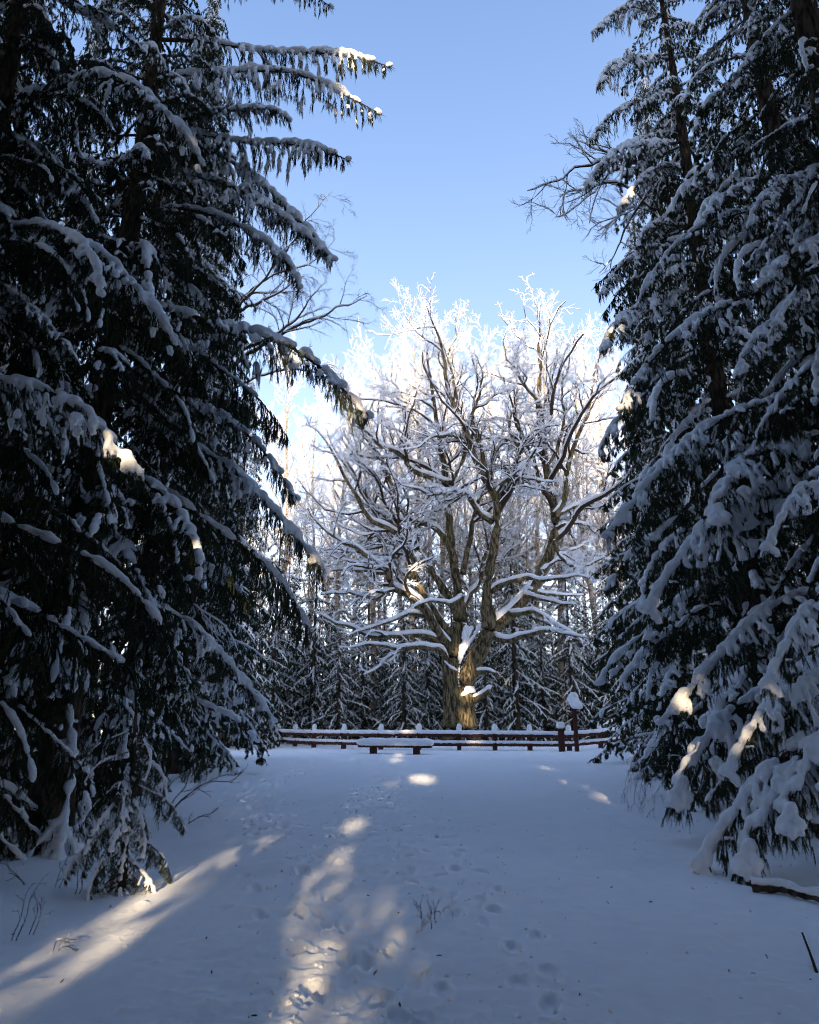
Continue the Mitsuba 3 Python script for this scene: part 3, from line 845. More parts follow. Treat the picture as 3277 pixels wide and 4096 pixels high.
# ------------------------------------------------------------------ the old oak
def oak():
    rng = np.random.default_rng(42)
    key = 'oak_tree'
    Z = lambda x, y: (1200 + x / 1.1656, 1050 + y / 1.1656)      # limb points are noted on an enlarged view

    def limb(pts, r0, r1, dep):
        """pts on the enlarged view, dep = how far towards (-) or away (+) the limb bends by its end."""
        n = len(pts)
        out = []
        for i, (x, y) in enumerate(pts):
            Y = OAK[1] + dep * (i / (n - 1)) ** .9 if n > 1 else OAK[1]
            out.append(at(*Z(x, y), Y))
        P = resample(out, 30)
        u = np.linspace(0, 1, 30)
        P = P + (np.stack([meshkit.noise(P * 1.6, 50 + q) for q in range(3)], 1) - .5) * .22 * np.minimum(1, u * 5)[:, None] * np.array([1, 1, .8])
        return P, 1.04 * r0 * (1 - u) ** .8 + r1

    # trunk: two stems grown together, flared root
    zf = OAK[2] - .5
    tr = []
    left = resample([at(*Z(722, 2170), 40.0), at(*Z(722, 2080), 40.0), at(*Z(712, 1960), 40.0), at(*Z(700, 1850), 40.05), at(*Z(722, 1760), 40.1), at(*Z(745, 1660), 40.2), at(*Z(738, 1540), 40.3)], 34)
    right = resample([at(*Z(775, 2170), 39.85), at(*Z(770, 2080), 39.8), at(*Z(772, 1980), 39.8), at(*Z(800, 1890), 39.8), at(*Z(850, 1790), 39.7), at(*Z(880, 1700), 39.6), at(*Z(872, 1600), 39.5)], 34)
    u = np.linspace(0, 1, 34)
    flare = .16 * np.exp(-u * 12)
    ms = []
    for P, ra in ((left, .60 - .26 * u + flare), (right, .55 - .16 * u + flare)):
        v, f = tube1(P, ra, 40)
        c = np.repeat(P, 40, 0)
        rd = unit(v - c)
        a = np.arctan2(rd[:, 1], rd[:, 0])
        ridge = meshkit.fbm(np.stack([np.cos(a) * 4, np.sin(a) * 4, v[:, 2] * .8], 1), 3, 5) - .5
        knob = meshkit.noise(v * 1.7, 8) - .5
        ms.append((v + rd * (ridge * .16 + knob * .12)[:, None], f))
    # roots
    for a in np.linspace(0, 6.28, 9)[:-1]:
        c = np.array([OAK[0], 39.9, OAK[2] + .35])
        d = np.array([math.cos(a), math.sin(a), 0])
        ms.append(tube1(resample([c + d * .3 + [0, 0, .2], c + d * .7 - [0, 0, .1], c + d * 1.0 - [0, 0, .3], c + d * 1.3 - [0, 0, .6]], 8), np.linspace(.26, .12, 8), 10))
    scene[key + '__trunk'] = mikit.ply(cat(ms), 'oak_bark', smooth=True)
    labels[key] = {'label': 'great spreading old oak, snow along every limb, behind the rail fence', 'category': 'oak tree'}
    # stub of a sawn limb on the right of the trunk and snow in the fork
    stub_p = [[at(*Z(790, 2050), 39.5), at(*Z(845, 2025), 39.1), at(*Z(885, 1995), 39.0)], [at(*Z(800, 1915), 39.6), at(*Z(870, 1905), 39.3), at(*Z(908, 1918), 39.2)]]
    stubs = [tube1(resample(stub_p[0], 8), np.linspace(.22, .15, 8), 10), tube1(resample(stub_p[1], 8), np.linspace(.15, .06, 8), 8)]
    scene[key + '__stub'] = mikit.ply(stubs[0], 'oak_bark', smooth=True)
    scene[key + '__stub_001'] = mikit.ply(stubs[1], 'oak_bark', smooth=True)
    tv, tf = cat(ms[:2])
    ta, e1, e2 = tv[tf[:, 0]], tv[tf[:, 1]] - tv[tf[:, 0]], tv[tf[:, 2]] - tv[tf[:, 0]]

    def on_trunk(x, y):
        """Where the bark is met at x, y of the enlarged view."""
        o, d = np.array([0, 0, EYE]), ray(*Z(x, y))
        h = np.cross(d, e2)
        a_ = (e1 * h).sum(1)
        a_ = np.where(np.abs(a_) < 1e-12, 1e-12, a_)
        w_ = o - ta
        u_ = (w_ * h).sum(1) / a_
        q_ = np.cross(w_, e1)
        v_ = (q_ @ d) / a_
        t_ = (e2 * q_).sum(1) / a_
        ok = (u_ >= 0) & (v_ >= 0) & (u_ + v_ <= 1) & (t_ > 0)
        return o + d * (t_[ok].min() if ok.any() else 39.6 / d[1])

    C, R = [], []
    for path, r0, r1 in [([(842, 1690), (815, 1735), (785, 1780), (760, 1820), (748, 1860), (740, 1900), (738, 1940), (744, 1975)], .13, .07), ([(775, 1700), (762, 1750), (752, 1800), (748, 1850)], .12, .1),
                         ([(800, 1700), (780, 1745), (765, 1790)], .12, .12), ([(758, 2018), (770, 2006), (785, 2000), (800, 1998), (812, 1998)], .1, .12), ([(775, 1990), (790, 1985), (805, 1985)], .09, .1),
                         ([(668, 1845), (690, 1872), (712, 1890), (730, 1900)], .05, .06)]:
        q = resample([(x, y, 0) for x, y in path], 24)
        p = np.array([on_trunk(x, y) for x, y, _ in q])
        rr_ = np.linspace(r0, r1, 24) * (.55 + .9 * meshkit.noise(p * 7, 5))
        C += list(p + [0, .5, .03] * rr_[:, None])
        R += list(rr_)
    for st, r0, r1, up_ in ((stub_p[0], .13, .12, .20), (stub_p[1], .12, .08, .12)):
        q = resample(st, 18)[5:]
        C += list(q + [0, 0, up_])
        R += list(np.linspace(r0, r1, 13) * (.8 + .4 * meshkit.noise(q * 5, 6)))
    scene[key + '__fork_snow'] = mikit.ply(blob_surface(C, R, .035, k=.03, lump=.03, lump_f=8), 'branch_snow', smooth=True)

    L = []
    A = lambda *a: L.append(limb(*a))
    A([(740, 1570), (735, 1500), (715, 1400), (700, 1240), (690, 1130), (680, 1000), (660, 880), (640, 760), (620, 620), (600, 480), (590, 350)], .24, .03, 1.0)
    A([(872, 1620), (880, 1450), (905, 1330), (920, 1180), (915, 1110), (870, 1020), (830, 950), (790, 830), (735, 690), (690, 600), (680, 480), (655, 390), (620, 280), (590, 200)], .27, .025, -1.5)
    A([(880, 1720), (980, 1640), (1070, 1540), (1130, 1440), (1180, 1300), (1190, 1150), (1160, 1050), (1150, 950), (1130, 800), (1115, 650), (1120, 500), (1115, 380), (1118, 290), (1122, 200)], .36, .02, 2.0)
    A([(1185, 1180), (1240, 1080), (1250, 950), (1290, 820), (1340, 720), (1370, 550), (1385, 400)], .17, .02, 1.5)
    A([(700, 1800), (660, 1750), (600, 1640), (530, 1560), (430, 1510), (400, 1440), (330, 1380), (250, 1330), (170, 1290), (100, 1230), (40, 1150)], .26, .02, -3.5)
    A([(710, 1760), (620, 1620), (540, 1480), (500, 1330), (440, 1250), (330, 1200), (270, 1100), (200, 980), (130, 850), (60, 760)], .24, .02, -1.5)
    A([(740, 1660), (660, 1500), (560, 1360), (480, 1270), (410, 1190), (350, 1140), (280, 1040), (180, 900), (120, 780)], .22, .02, 2.5)
    A([(720, 1400), (620, 1230), (520, 1200), (440, 1080), (400, 950), (330, 850), (270, 750), (230, 640), (200, 520)], .18, .02, 2.0)
    A([(690, 1030), (600, 1000), (510, 950), (480, 900), (380, 850), (300, 780), (220, 690), (170, 590)], .16, .02, -2.5)
    A([(690, 1870), (640, 1800), (560, 1790), (440, 1800), (340, 1780), (230, 1800)], .14, .03, -4.0)
    A([(670, 1800), (580, 1740), (420, 1740), (330, 1740), (240, 1700), (160, 1680), (100, 1640)], .15, .03, -5.0)
    A([(610, 1650), (520, 1640), (430, 1670), (320, 1700), (240, 1730)], .11, .025, -4.0)
    A([(560, 1790), (470, 1810), (410, 1840), (370, 1880), (290, 1930)], .08, .02, -3.0)
    A([(750, 1560), (690, 1590), (610, 1580), (540, 1600), (510, 1640)], .09, .025, -3.5)
    A([(895, 1740), (980, 1760), (1080, 1730), (1150, 1710), (1230, 1730), (1340, 1750)], .15, .03, -4.0)
    A([(980, 1640), (1090, 1630), (1190, 1690), (1260, 1720), (1330, 1800)], .13, .025, -2.5)
    A([(1050, 1550), (1130, 1570), (1220, 1590), (1290, 1590)], .11, .025, -2.0)
    A([(1070, 1530), (1180, 1550), (1320, 1550)], .1, .025, 3.0)
    A([(880, 1550), (960, 1490), (1060, 1470), (1130, 1480), (1290, 1460), (1350, 1470)], .13, .025, -3.0)
    A([(1185, 1300), (1240, 1400), (1310, 1430), (1380, 1390), (1430, 1370)], .12, .025, -2.0)
    A([(1190, 1180), (1260, 1150), (1330, 1110), (1400, 1060)], .13, .02, 2.0)
    A([(900, 1210), (820, 1150), (770, 1080), (700, 1070), (600, 1080), (550, 1060), (480, 1040)], .15, .025, -3.5)
    A([(790, 830), (720, 810), (640, 810), (560, 850), (500, 870)], .1, .02, -3.0)
    A([(700, 1030), (740, 960), (770, 880), (760, 800), (755, 700), (770, 600)], .13, .02, 2.5)
    A([(880, 1040), (850, 900), (810, 780), (800, 740), (830, 640), (850, 540), (820, 430)], .15, .02, -2.5)
    A([(915, 1090), (960, 1050), (1000, 960), (1010, 860), (980, 780), (1000, 660), (1040, 600)], .14, .02, 1.5)
    A([(910, 1060), (1000, 1000), (1090, 1010), (1180, 1020)], .1, .02, -3.0)
    A([(735, 1640), (790, 1560), (840, 1480), (860, 1380), (900, 1290), (960, 1230), (1040, 1170)], .16, .025, 3.5)
    A([(760, 1450), (790, 1300), (820, 1150), (850, 1060), (900, 960), (930, 860), (950, 720)], .16, .02, 4.0)
    A([(735, 690), (720, 560), (690, 430), (730, 330), (720, 230)], .08, .015, 1.0)
    A([(1120, 650), (1060, 590), (1000, 490), (950, 400), (960, 320)], .09, .015, -1.0)
    A([(1150, 950), (1210, 840), (1230, 720), (1220, 600), (1250, 480), (1260, 360)], .1, .015, -1.5)
    A([(650, 850), (560, 760), (480, 620), (430, 520), (440, 420)], .1, .015, 2.5)
    A([(540, 1480), (470, 1430), (420, 1340), (380, 1280), (300, 1270), (200, 1230), (120, 1180)], .13, .02, 4.0)
    A([(400, 1450), (310, 1440), (200, 1430), (110, 1450)], .1, .02, -1.5)
    A([(430, 1510), (330, 1560), (220, 1540), (100, 1550)], .1, .025, -4.5)
    A([(1130, 1440), (1200, 1380), (1290, 1330), (1370, 1290)], .1, .02, 2.5)
    for i, (P, R) in enumerate(L):
        k = f'{key}__limb' + (f'_{i:03d}' if i else '')
        scene[k] = mikit.ply(tube1(P, R, 10), 'oak_bark', smooth=True)
        scene[k + '__snow'] = mikit.ply(snow_strips(P[None], R[None], rng, 1.12, 8, .05, 1.0, i, .26), 'branch_snow', smooth=True)
    P1 = np.stack([p for p, _ in L])
    R1 = np.stack([r for _, r in L])
    low = P1[:, -1, 2] < 9.5                                     # the low limbs are nearly bare
    c1 = grow(P1[~low], R1[~low], 3, .42, 46, rng, 16, up=.03, wig=.17, t0=.18, t1=.62, rfac=.62, lmin=1.6)
    a2 = grow(P1[~low], R1[~low], 11, .34, 48, rng, 10, up=.035, wig=.22, t0=.26, rfac=.5, lmin=.8)
    c2 = grow(c1[0], c1[1], 7, .42, 48, rng, 10, up=.035, wig=.22, t0=.2, rfac=.55, lmin=.7)
    a2 = np.concatenate([a2[0], c2[0]]), np.concatenate([a2[1], c2[1]])
    b2 = grow(P1[low], R1[low], 4, .26, 45, rng, 10, up=.03, wig=.24, t0=.35, rfac=.5, lmin=.5)
    P2, R2 = np.concatenate([a2[0], b2[0]]), np.concatenate([a2[1], b2[1]])
    a3 = grow(a2[0], a2[1], 7, .42, 48, rng, 6, up=.02, wig=.24, t0=.15, rfac=.55, lmin=.28)
    b3 = grow(b2[0], b2[1], 3, .4, 50, rng, 6, up=.02, wig=.25, t0=.3, rfac=.55, lmin=.2)
    P3, R3 = np.concatenate([a3[0], b3[0]]), np.concatenate([a3[1], b3[1]])
    P4, R4 = grow(a3[0], a3[1], 3, .5, 45, rng, 3, up=.05, wig=.22, t0=.2, rfac=.6, lmin=.13)
    wood = [tubes(c1[0], c1[1], 6), tubes(P2, R2, 5), tubes(P3, R3 + .004, 3), tubes(P4, R4 + .003, 3, cap=False)]
    snow = [snow_strips(c1[0], c1[1], rng, 1.15, 6, .04, 1, 70, .35), snow_strips(P2, R2, rng, 1.15, 5, .036, .97, 71), snow_strips(P3, R3, rng, 1.15, 4, .030, .95, 72), snow_strips(P4, R4, rng, 1.0, 3, .020, .85, 73)]
    scene[key + '__twigs'] = mikit.ply(cat(wood), 'dark_twig')
    scene[key + '__twig_snow'] = mikit.ply(cat(snow), 'branch_snow', smooth=True)
    labels[key + '__twigs'] = {'kind': 'stuff'}
    labels[key + '__twig_snow'] = {'kind': 'stuff'}
    return sum(len(m[1]) for m in wood + snow)


N_OAK = oak()

# ------------------------------------------------------------------ broadleaved trees, white with rime
def rime_tree(seed, H, r0, spread, frost=1.0):
    """{'trunk', 'twigs', 'rime'} of a slim tree with steep branches."""
    rng = np.random.default_rng(seed)
    zz = np.linspace(-.4, H, 24)
    P = np.column_stack([.25 * np.sin(zz * .3 + seed), .25 * np.cos(zz * .27 + seed), zz])[None]
    R = (r0 * (1 - np.clip(zz, 0, None) / H) ** .9 + .01)[None]
    P1, R1 = grow(P, R, 34, spread / H, 42, rng, 10, up=.09, wig=.1, t0=.33, rfac=.5, lmin=.8)
    P2, R2 = grow(P1, R1, 9, .38, 40, rng, 6, up=.06, wig=.16, t0=.15, rfac=.55, lmin=.4)
    P3, R3 = grow(P2, R2, 8, .45, 36, rng, 4, up=.05, wig=.14, t0=.1, rfac=.6, lmin=.25)
    wood = [tubes(P1, R1, 4), tubes(P2, R2, 3)]
    rime = [snow_strips(P1, R1, rng, .9, 4, .018 * frost, .9, seed), snow_strips(P2, R2, rng, .9, 3, .016 * frost, .9, seed + 1), tubes(P3, R3 * 0 + .0095 * frost * np.linspace(1, .6, 4), 3, cap=False)]
    return {'trunk': tube1(P[0], R[0], 9), 'twigs': cat(wood), 'rime': cat(rime)}


def pine_tree(seed, H, r0, crown):
    rng = np.random.default_rng(seed)
    zz = np.linspace(-.4, H, 24)
    P = np.column_stack([.3 * np.sin(zz * .2 + seed), .3 * np.cos(zz * .23 + seed), zz])[None]
    R = (r0 * (1 - np.clip(zz, 0, None) / H) ** .7 + .02)[None]
    P1, R1 = grow(P, R, 26, crown / H, 68, rng, 8, up=.02, wig=.16, t0=.5, rfac=.4, lmin=1.0)
    P2, R2 = grow(P1, R1, 7, .45, 45, rng, 5, up=.05, wig=.2, t0=.25, rfac=.6, lmin=.5)
    tips = np.concatenate([P2[:, q] for q in (2, 3, 4)] + [P1[:, -1]])
    n = len(tips)
    B, D, LN = [], [], []
    for _ in range(5):
        B.append(tips + rng.normal(0, .08, (n, 3))), D.append(rng.normal(0, 1, (n, 3)) + [0, 0, .5]), LN.append(rng.uniform(.15, .3, n))
    ndl = shoots(np.concatenate(B), np.concatenate(D), np.concatenate(LN), .12, 7, rng, .02)
    ico = trimesh.creation.icosphere(1)
    bl = []
    for t in tips:
        if rng.random() < .75:
            v = np.array(ico.vertices) * rng.uniform(.13, .27) * [1, 1, .6]
            v += (meshkit.noise(v * 9 + t * 3, seed)[:, None] - .5) * .12
            bl.append((v + t + [0, 0, .1], np.array(ico.faces)))
    return {'trunk': tube1(P[0], R[0], 9), 'limbs': cat([tubes(P1, R1, 4), tubes(P2, R2, 3)]), 'needles': ndl, 'snow': cat(bl)}


def belt_spruce(seed, H, crown_r, kinds=('b_fan_0', 'b_fan_1', 'b_fan_2', 'b_fan_3', 'b_fan_4'), z0=.3, dz=.45):
    rng = np.random.default_rng(seed)
    zz = np.linspace(-.3, H, 14)
    tr = tube1(np.column_stack([zz * 0, zz * 0, zz]), .11 * H / 9 * (1 - np.clip(zz, 0, None) / H) + .012, 6)
    parts = {'stem': [], 'needles': [], 'snow': []}
    z, az = z0, rng.uniform(0, 6)
    while z < H:
        Rz = crown_r * (1 - z / H) ** .68 + .12
        for k in range(4):
            az += 2.4 + rng.normal(0, .25)
            kind = kinds[rng.integers(len(kinds))]
            m, L0 = BOUGHS[kind]
            s = Rz * rng.uniform(.55, 1.25) / (L0 * .85)
            M = np.array(frame([0, 0, z + rng.uniform(-.2, .2)], az, math.radians(rng.uniform(-18, 12) + 40 * max(0, z / H - .5)), math.radians(rng.uniform(-25, 25)), (s, min(max(s, .3), 1) * (1 if rng.random() < .5 else -1), min(max(s, .4), 1))).matrix)
            for p in parts:
                v, f = xform(m[p], M)
                parts[p].append((v, f[:, ::-1] if np.linalg.det(M[:3, :3]) < 0 else f))
        z += dz * (.8 + .4 * (1 - z / H))
    return {'trunk': cat([tr] + parts['stem']), 'needles': cat(parts['needles']), 'snow': cat(parts['snow'])}


def group(name, parts, mats, smooth=()):
    g = {'type': 'shapegroup'}
    for p, m in parts.items():
        g[p] = mikit.ply(m, mats[p], smooth=p in smooth)
    scene[name] = g


SP_M = {'trunk': 'spruce_bark', 'needles': 'spruce_needles', 'snow': 'branch_snow'}
for q in range(4):
    group(f'belt_{q}', belt_spruce(500 + q, [9.5, 11.5, 8, 13][q], [2.3, 2.5, 2.1, 2.7][q]), SP_M, ('trunk', 'snow'))
for q in range(2):
    group(f'back_{q}', belt_spruce(520 + q, [13, 16][q], [2.8, 3.0][q], ('x_fan_0', 'x_fan_1'), dz=.5), SP_M, ('trunk', 'snow'))
RT_M = {'trunk': 'birch_bark', 'twigs': 'birch_bark', 'rime': 'frost'}
for q in range(3):
    group(f'rime_{q}', rime_tree(600 + q, [27, 30, 24][q], .2, [6.5, 7, 6][q]), RT_M, ('trunk', 'rime'))
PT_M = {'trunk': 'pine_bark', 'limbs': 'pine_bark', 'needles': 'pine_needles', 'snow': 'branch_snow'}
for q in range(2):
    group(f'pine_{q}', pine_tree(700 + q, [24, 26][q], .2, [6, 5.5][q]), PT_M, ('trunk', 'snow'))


PLACED = {}


def place(name, grp, x, y, s, rz, label, cat_, group_, wide=1.0):
    k = new_key(name)
    scene[k] = {'type': 'instance', 'shape': ref(grp), 'to_world': T().translate([float(x), float(y), gz(x, y)]).rotate([0, 0, 1], float(rz)).scale([float(s) * wide, float(s) * wide, float(s)])}
    labels[k] = {'label': label, 'category': cat_, 'group': group_}
    for p_ in scene[grp]:
        if p_ in ('needles', 'snow', 'twigs', 'rime', 'limbs'):
            labels[f'{k}__{p_}'] = {'kind': 'stuff'}
    PLACED.setdefault(group_, []).append((x / y, k))


rb = np.random.default_rng(9)
for row, (Y, step) in enumerate([(45, 2.0), (49, 2.1), (53, 2.4)]):
    for q, x in enumerate(np.arange(-17 - row, 20 + row, step)):
        if row == 0 and abs(x - OAK[0]) < 1.8:
            continue
        place('belt_spruce', f'belt_{rb.integers(4)}', x + rb.uniform(-.7, .7), Y + rb.uniform(-1.2, 1.2), rb.uniform(.8, 1.15), rb.uniform(0, 360),
              ['front', 'snow-covered spruce in the middle row of the shaded belt behind the oak', 'spruce in the last row of the belt, below the sunlit trees'][row], 'spruce tree', ['front row of belt spruces', 'middle row of belt spruces', 'last row of belt spruces'][row], 1.25)
for row, (Y, step) in enumerate([(58, 2.4), (65, 2.8)]):
    for q, x in enumerate(np.arange(-21 - 2 * row, 23 + 2 * row, step)):
        place('back_spruce', f'back_{rb.integers(2)}', x + rb.uniform(-.9, .9), Y + rb.uniform(-2, 2), rb.uniform(.8, 1.1), rb.uniform(0, 360),
              'spruce deeper in the forest, seen only through gaps of the belt behind the oak', 'spruce tree', 'spruces deep in the forest behind the belt')
# rime-white trees: seen at u, top at v
for (u, vtop, Y, g) in [(1390, 1390, 52, 0), (1500, 1310, 50, 2), (1660, 1085, 47, 1), (1760, 1200, 50, 0), (1930, 1200, 52, 1), (2040, 1330, 54, 2), (2160, 1105, 46, 1), (2270, 1230, 50, 0), (2360, 1330, 56, 2), (1600, 1330, 58, 1), (1850, 1400, 60, 0), (1280, 1450, 56, 1), (1180, 1300, 60, 0), (2100, 1300, 60, 0), (2450, 1350, 54, 1), (1450, 1500, 66, 0), (1560, 1480, 70, 1), (1700, 1420, 64, 2), (1800, 1450, 72, 0), (1900, 1500, 68, 1), (2000, 1420, 74, 2), (2200, 1480, 66, 0), (2300, 1450, 70, 1), (1350, 1550, 74, 2), (2400, 1500, 76, 0)]:
    p = at(u, vtop, Y)
    place('rimed_birch', f'rime_{g}', p[0], p[1], p[2] * .90 / [27, 30, 24][g], rb.uniform(0, 360), 'tall leafless tree white with rime in the sun, rising behind the oak crown', 'birch tree', 'rime-white trees behind the oak')
for q in range(36):
    Y = rb.uniform(55, 95)
    x = -Y * .62 + ((q * 0.618) % 1) * Y * 1.24 + rb.uniform(-1, 1)
    place('pine_tree', f'pine_{rb.integers(2)}', x, Y, rb.uniform(.75, 1.0), rb.uniform(0, 360), 'tall pine with orange trunk in the sunlit forest behind the belt of spruces', 'pine tree', 'sunlit pines in the far forest')

NTH = 'leftmost second third fourth fifth sixth seventh eighth ninth tenth eleventh twelfth thirteenth fourteenth fifteenth sixteenth seventeenth eighteenth nineteenth twentieth'.split()
for gname, text in (('front row of belt spruces', 'snowy young spruce, {} of the front row behind the fence and oak'), ('rime-white trees behind the oak', 'rime-white leafless tree, {} of those rising behind the oak')):
    got = sorted(PLACED[gname])
    for i, (_, k) in enumerate(got):
        j = len(got) - 1 - i
        labels[k]['label'] = text.format(NTH[0] if i == 0 else f'{NTH[i]} from the left' if i <= j else 'rightmost' if j == 0 else f'{NTH[j]} from the right')

# ------------------------------------------------------------------ fence, bench, sign, bin
def fence():
    key = 'rail_fence'
    xs = [155, 225, 305, 435, 603, 778, 963, 1128, 1287, 1465, 1607, 1720]
    ys = [318, 325, 332, 342, 348, 351, 352, 353, 350, 347, 345, 343]
    posts = []
    for x, y in zip(xs, ys):
        p = on_ground(1000 + .8696 * x, 2700 + .8696 * y)
        posts.append(np.array([p[0], 35.2 + (p[1] - 35.2) * .8, 0]))
    labels[key] = {'label': 'dark red timber rail fence curving round the oak, snow on both rails', 'category': 'fence'}
    rng = np.random.default_rng(3)
    for i, p in enumerate(posts):
        z0 = gz(p[0], p[1])
        p[2] = z0
        k = new_key(key + '__post')
        t = posts[min(i + 1, len(posts) - 1)] - posts[max(i - 1, 0)]
        rz = math.atan2(t[1], t[0])
        scene[k] = mikit.ply(bar([p[0], p[1], z0 + .40], .20, .20, 1.15, rz), 'red_stain')
        C = [[p[0], p[1], z0 + .99], [p[0] + .02, p[1], z0 + 1.09], [p[0], p[1] - .04, z0 + .95], [p[0] + .01, p[1] - .01, z0 + 1.17]]
        scene[k + '__snow'] = mikit.ply(blob_surface(C, [.125, .115, .11, .095], .03, k=.03, lump=.015), 'branch_snow', smooth=True)
    for i in range(len(posts) - 1):
        a, b = posts[i], posts[i + 1]
        d = b - a
        L = np.linalg.norm(d[:2])
        rz, tilt = math.atan2(d[1], d[0]), math.atan2(d[2], L)
        nrm = np.array([math.sin(rz), -math.cos(rz), 0])         # towards the viewer
        for z, hgt in ((.71, .17), (.27, .15)):
            k = new_key(key + '__rail')
            c = (a + b) / 2 + nrm * .153 + [0, 0, z + rng.uniform(-.012, .012)]
            scene[k] = mikit.ply(bar(c, L - .012, .10, hgt, rz, .012, tilt), 'red_stain')
            n = int(L / .1)
            C = np.array([a + d * q for q in (np.arange(n) + .5) / n]) + nrm * .14 + [0, 0, z + hgt / 2 + .045]
            C += np.column_stack([rng.normal(0, .006, n), rng.normal(0, .012, n), rng.normal(0, .006, n)])
            scene[k + '__snow'] = mikit.ply(blob_surface(C, np.full(n, .105 if z > .5 else .085) * rng.uniform(.9, 1.1, n), .035, k=.03, lump=.015, flat=.85), 'branch_snow', smooth=True)


fence()


def bench():
    key = 'timber_bench'
    labels[key] = {'label': 'long low timber bench under a thick cushion of snow before the fence', 'category': 'bench'}
    a, b = on_ground(1437, 3016), on_ground(1726, 3026)
    a[1], b[1] = 32.6, 31.9
    a, b = at(1437, 3000, 32.6), at(1726, 3005, 31.9)
    a[2], b[2] = gz(*a[:2]), gz(*b[:2])
    d = b - a
    L, rz = np.linalg.norm(d[:2]), math.atan2(d[1], d[0])
    tl = math.atan2(d[2], L)
    c = (a + b) / 2
    n = np.array([math.sin(rz), -math.cos(rz), 0])
    for s in (-1, 1):
        scene[new_key(key + '__seat')] = mikit.ply(bar(c + n * s * .125 + [0, 0, .335], L, .235, .13, rz, .012, tl), 'red_stain')
    for q in (.2, .8):
        scene[new_key(key + '__leg')] = mikit.ply(bar(a + d * q + [0, 0, .085], .26, .36, .36, rz), 'red_stain')
    C, R = [], []
    for q in np.linspace(.015, .985, 46):
        for w in (-.16, 0, .16):
            C.append(a + d * q + n * w + [0, 0, .40 + .09]), R.append(.115)
    scene[key + '__snow'] = mikit.ply(blob_surface(C, R, .04, k=.05, lump=.025, lump_f=4), 'branch_snow', smooth=True)


bench()


def sign():
    key = 'sign_post'
    labels[key] = {'label': 'dark red post with a small tilted board capped by two snow lumps', 'category': 'sign post'}
    p = at(2308, 2990, 34.6)
    x, y, z0 = p[0], p[1], gz(p[0], p[1])
    s = 34.6 / FPX
    scene[key + '__post'] = mikit.ply(bar([x, y, z0 + .95], .17, .17, 2.3, .1), 'red_stain')
    M = np.array(T().translate([x - .02, y - .06, z0 + 2.18]).rotate([0, 0, 1], 20).rotate([1, 0, 0], 48).matrix)
    scene[key + '__board'] = mikit.ply(xform(bar([0, 0, 0], .5, .62, .05), M), 'red_stain')
    C, R = [], []
    for a in np.linspace(-.2, .2, 6):
        for b in np.linspace(-.26, .26, 7):
            C.append((M @ [a, b, .11, 1])[:3]), R.append(.1)
    for q in [(0, .05, 2.52), (.02, .05, 2.62), (-.05, .06, 2.56), (.06, .05, 2.57)]:
        C.append([x + q[0], y + q[1], z0 + q[2]]), R.append(.17)
    scene[key + '__snow'] = mikit.ply(blob_surface(C, R, .035, k=.03, lump=.02), 'branch_snow', smooth=True)
    key = 'bollard'
    labels[key] = {'label': 'stout dark red post with a square snow cap, left of the sign post', 'category': 'bollard'}
    p = at(2248, 2990, 34.75)
    x, y, z0 = p[0], p[1], gz(p[0], p[1])
    scene[key + '__post'] = mikit.ply(bar([x, y, z0 + .42], .27, .27, 1.1), 'red_stain')
    scene[key + '__cap'] = mikit.ply(bar([x, y, z0 + 1.01], .40, .36, .07), 'red_stain')
    C = [[x + a, y + b, z0 + c] for a in (-.1, 0, .1) for b in (-.08, .08) for c in (1.13, 1.22, 1.3)]
    scene[key + '__snow'] = mikit.ply(blob_surface(C, [.085] * len(C), .025, k=.02, lump=.012), 'branch_snow', smooth=True)


sign()

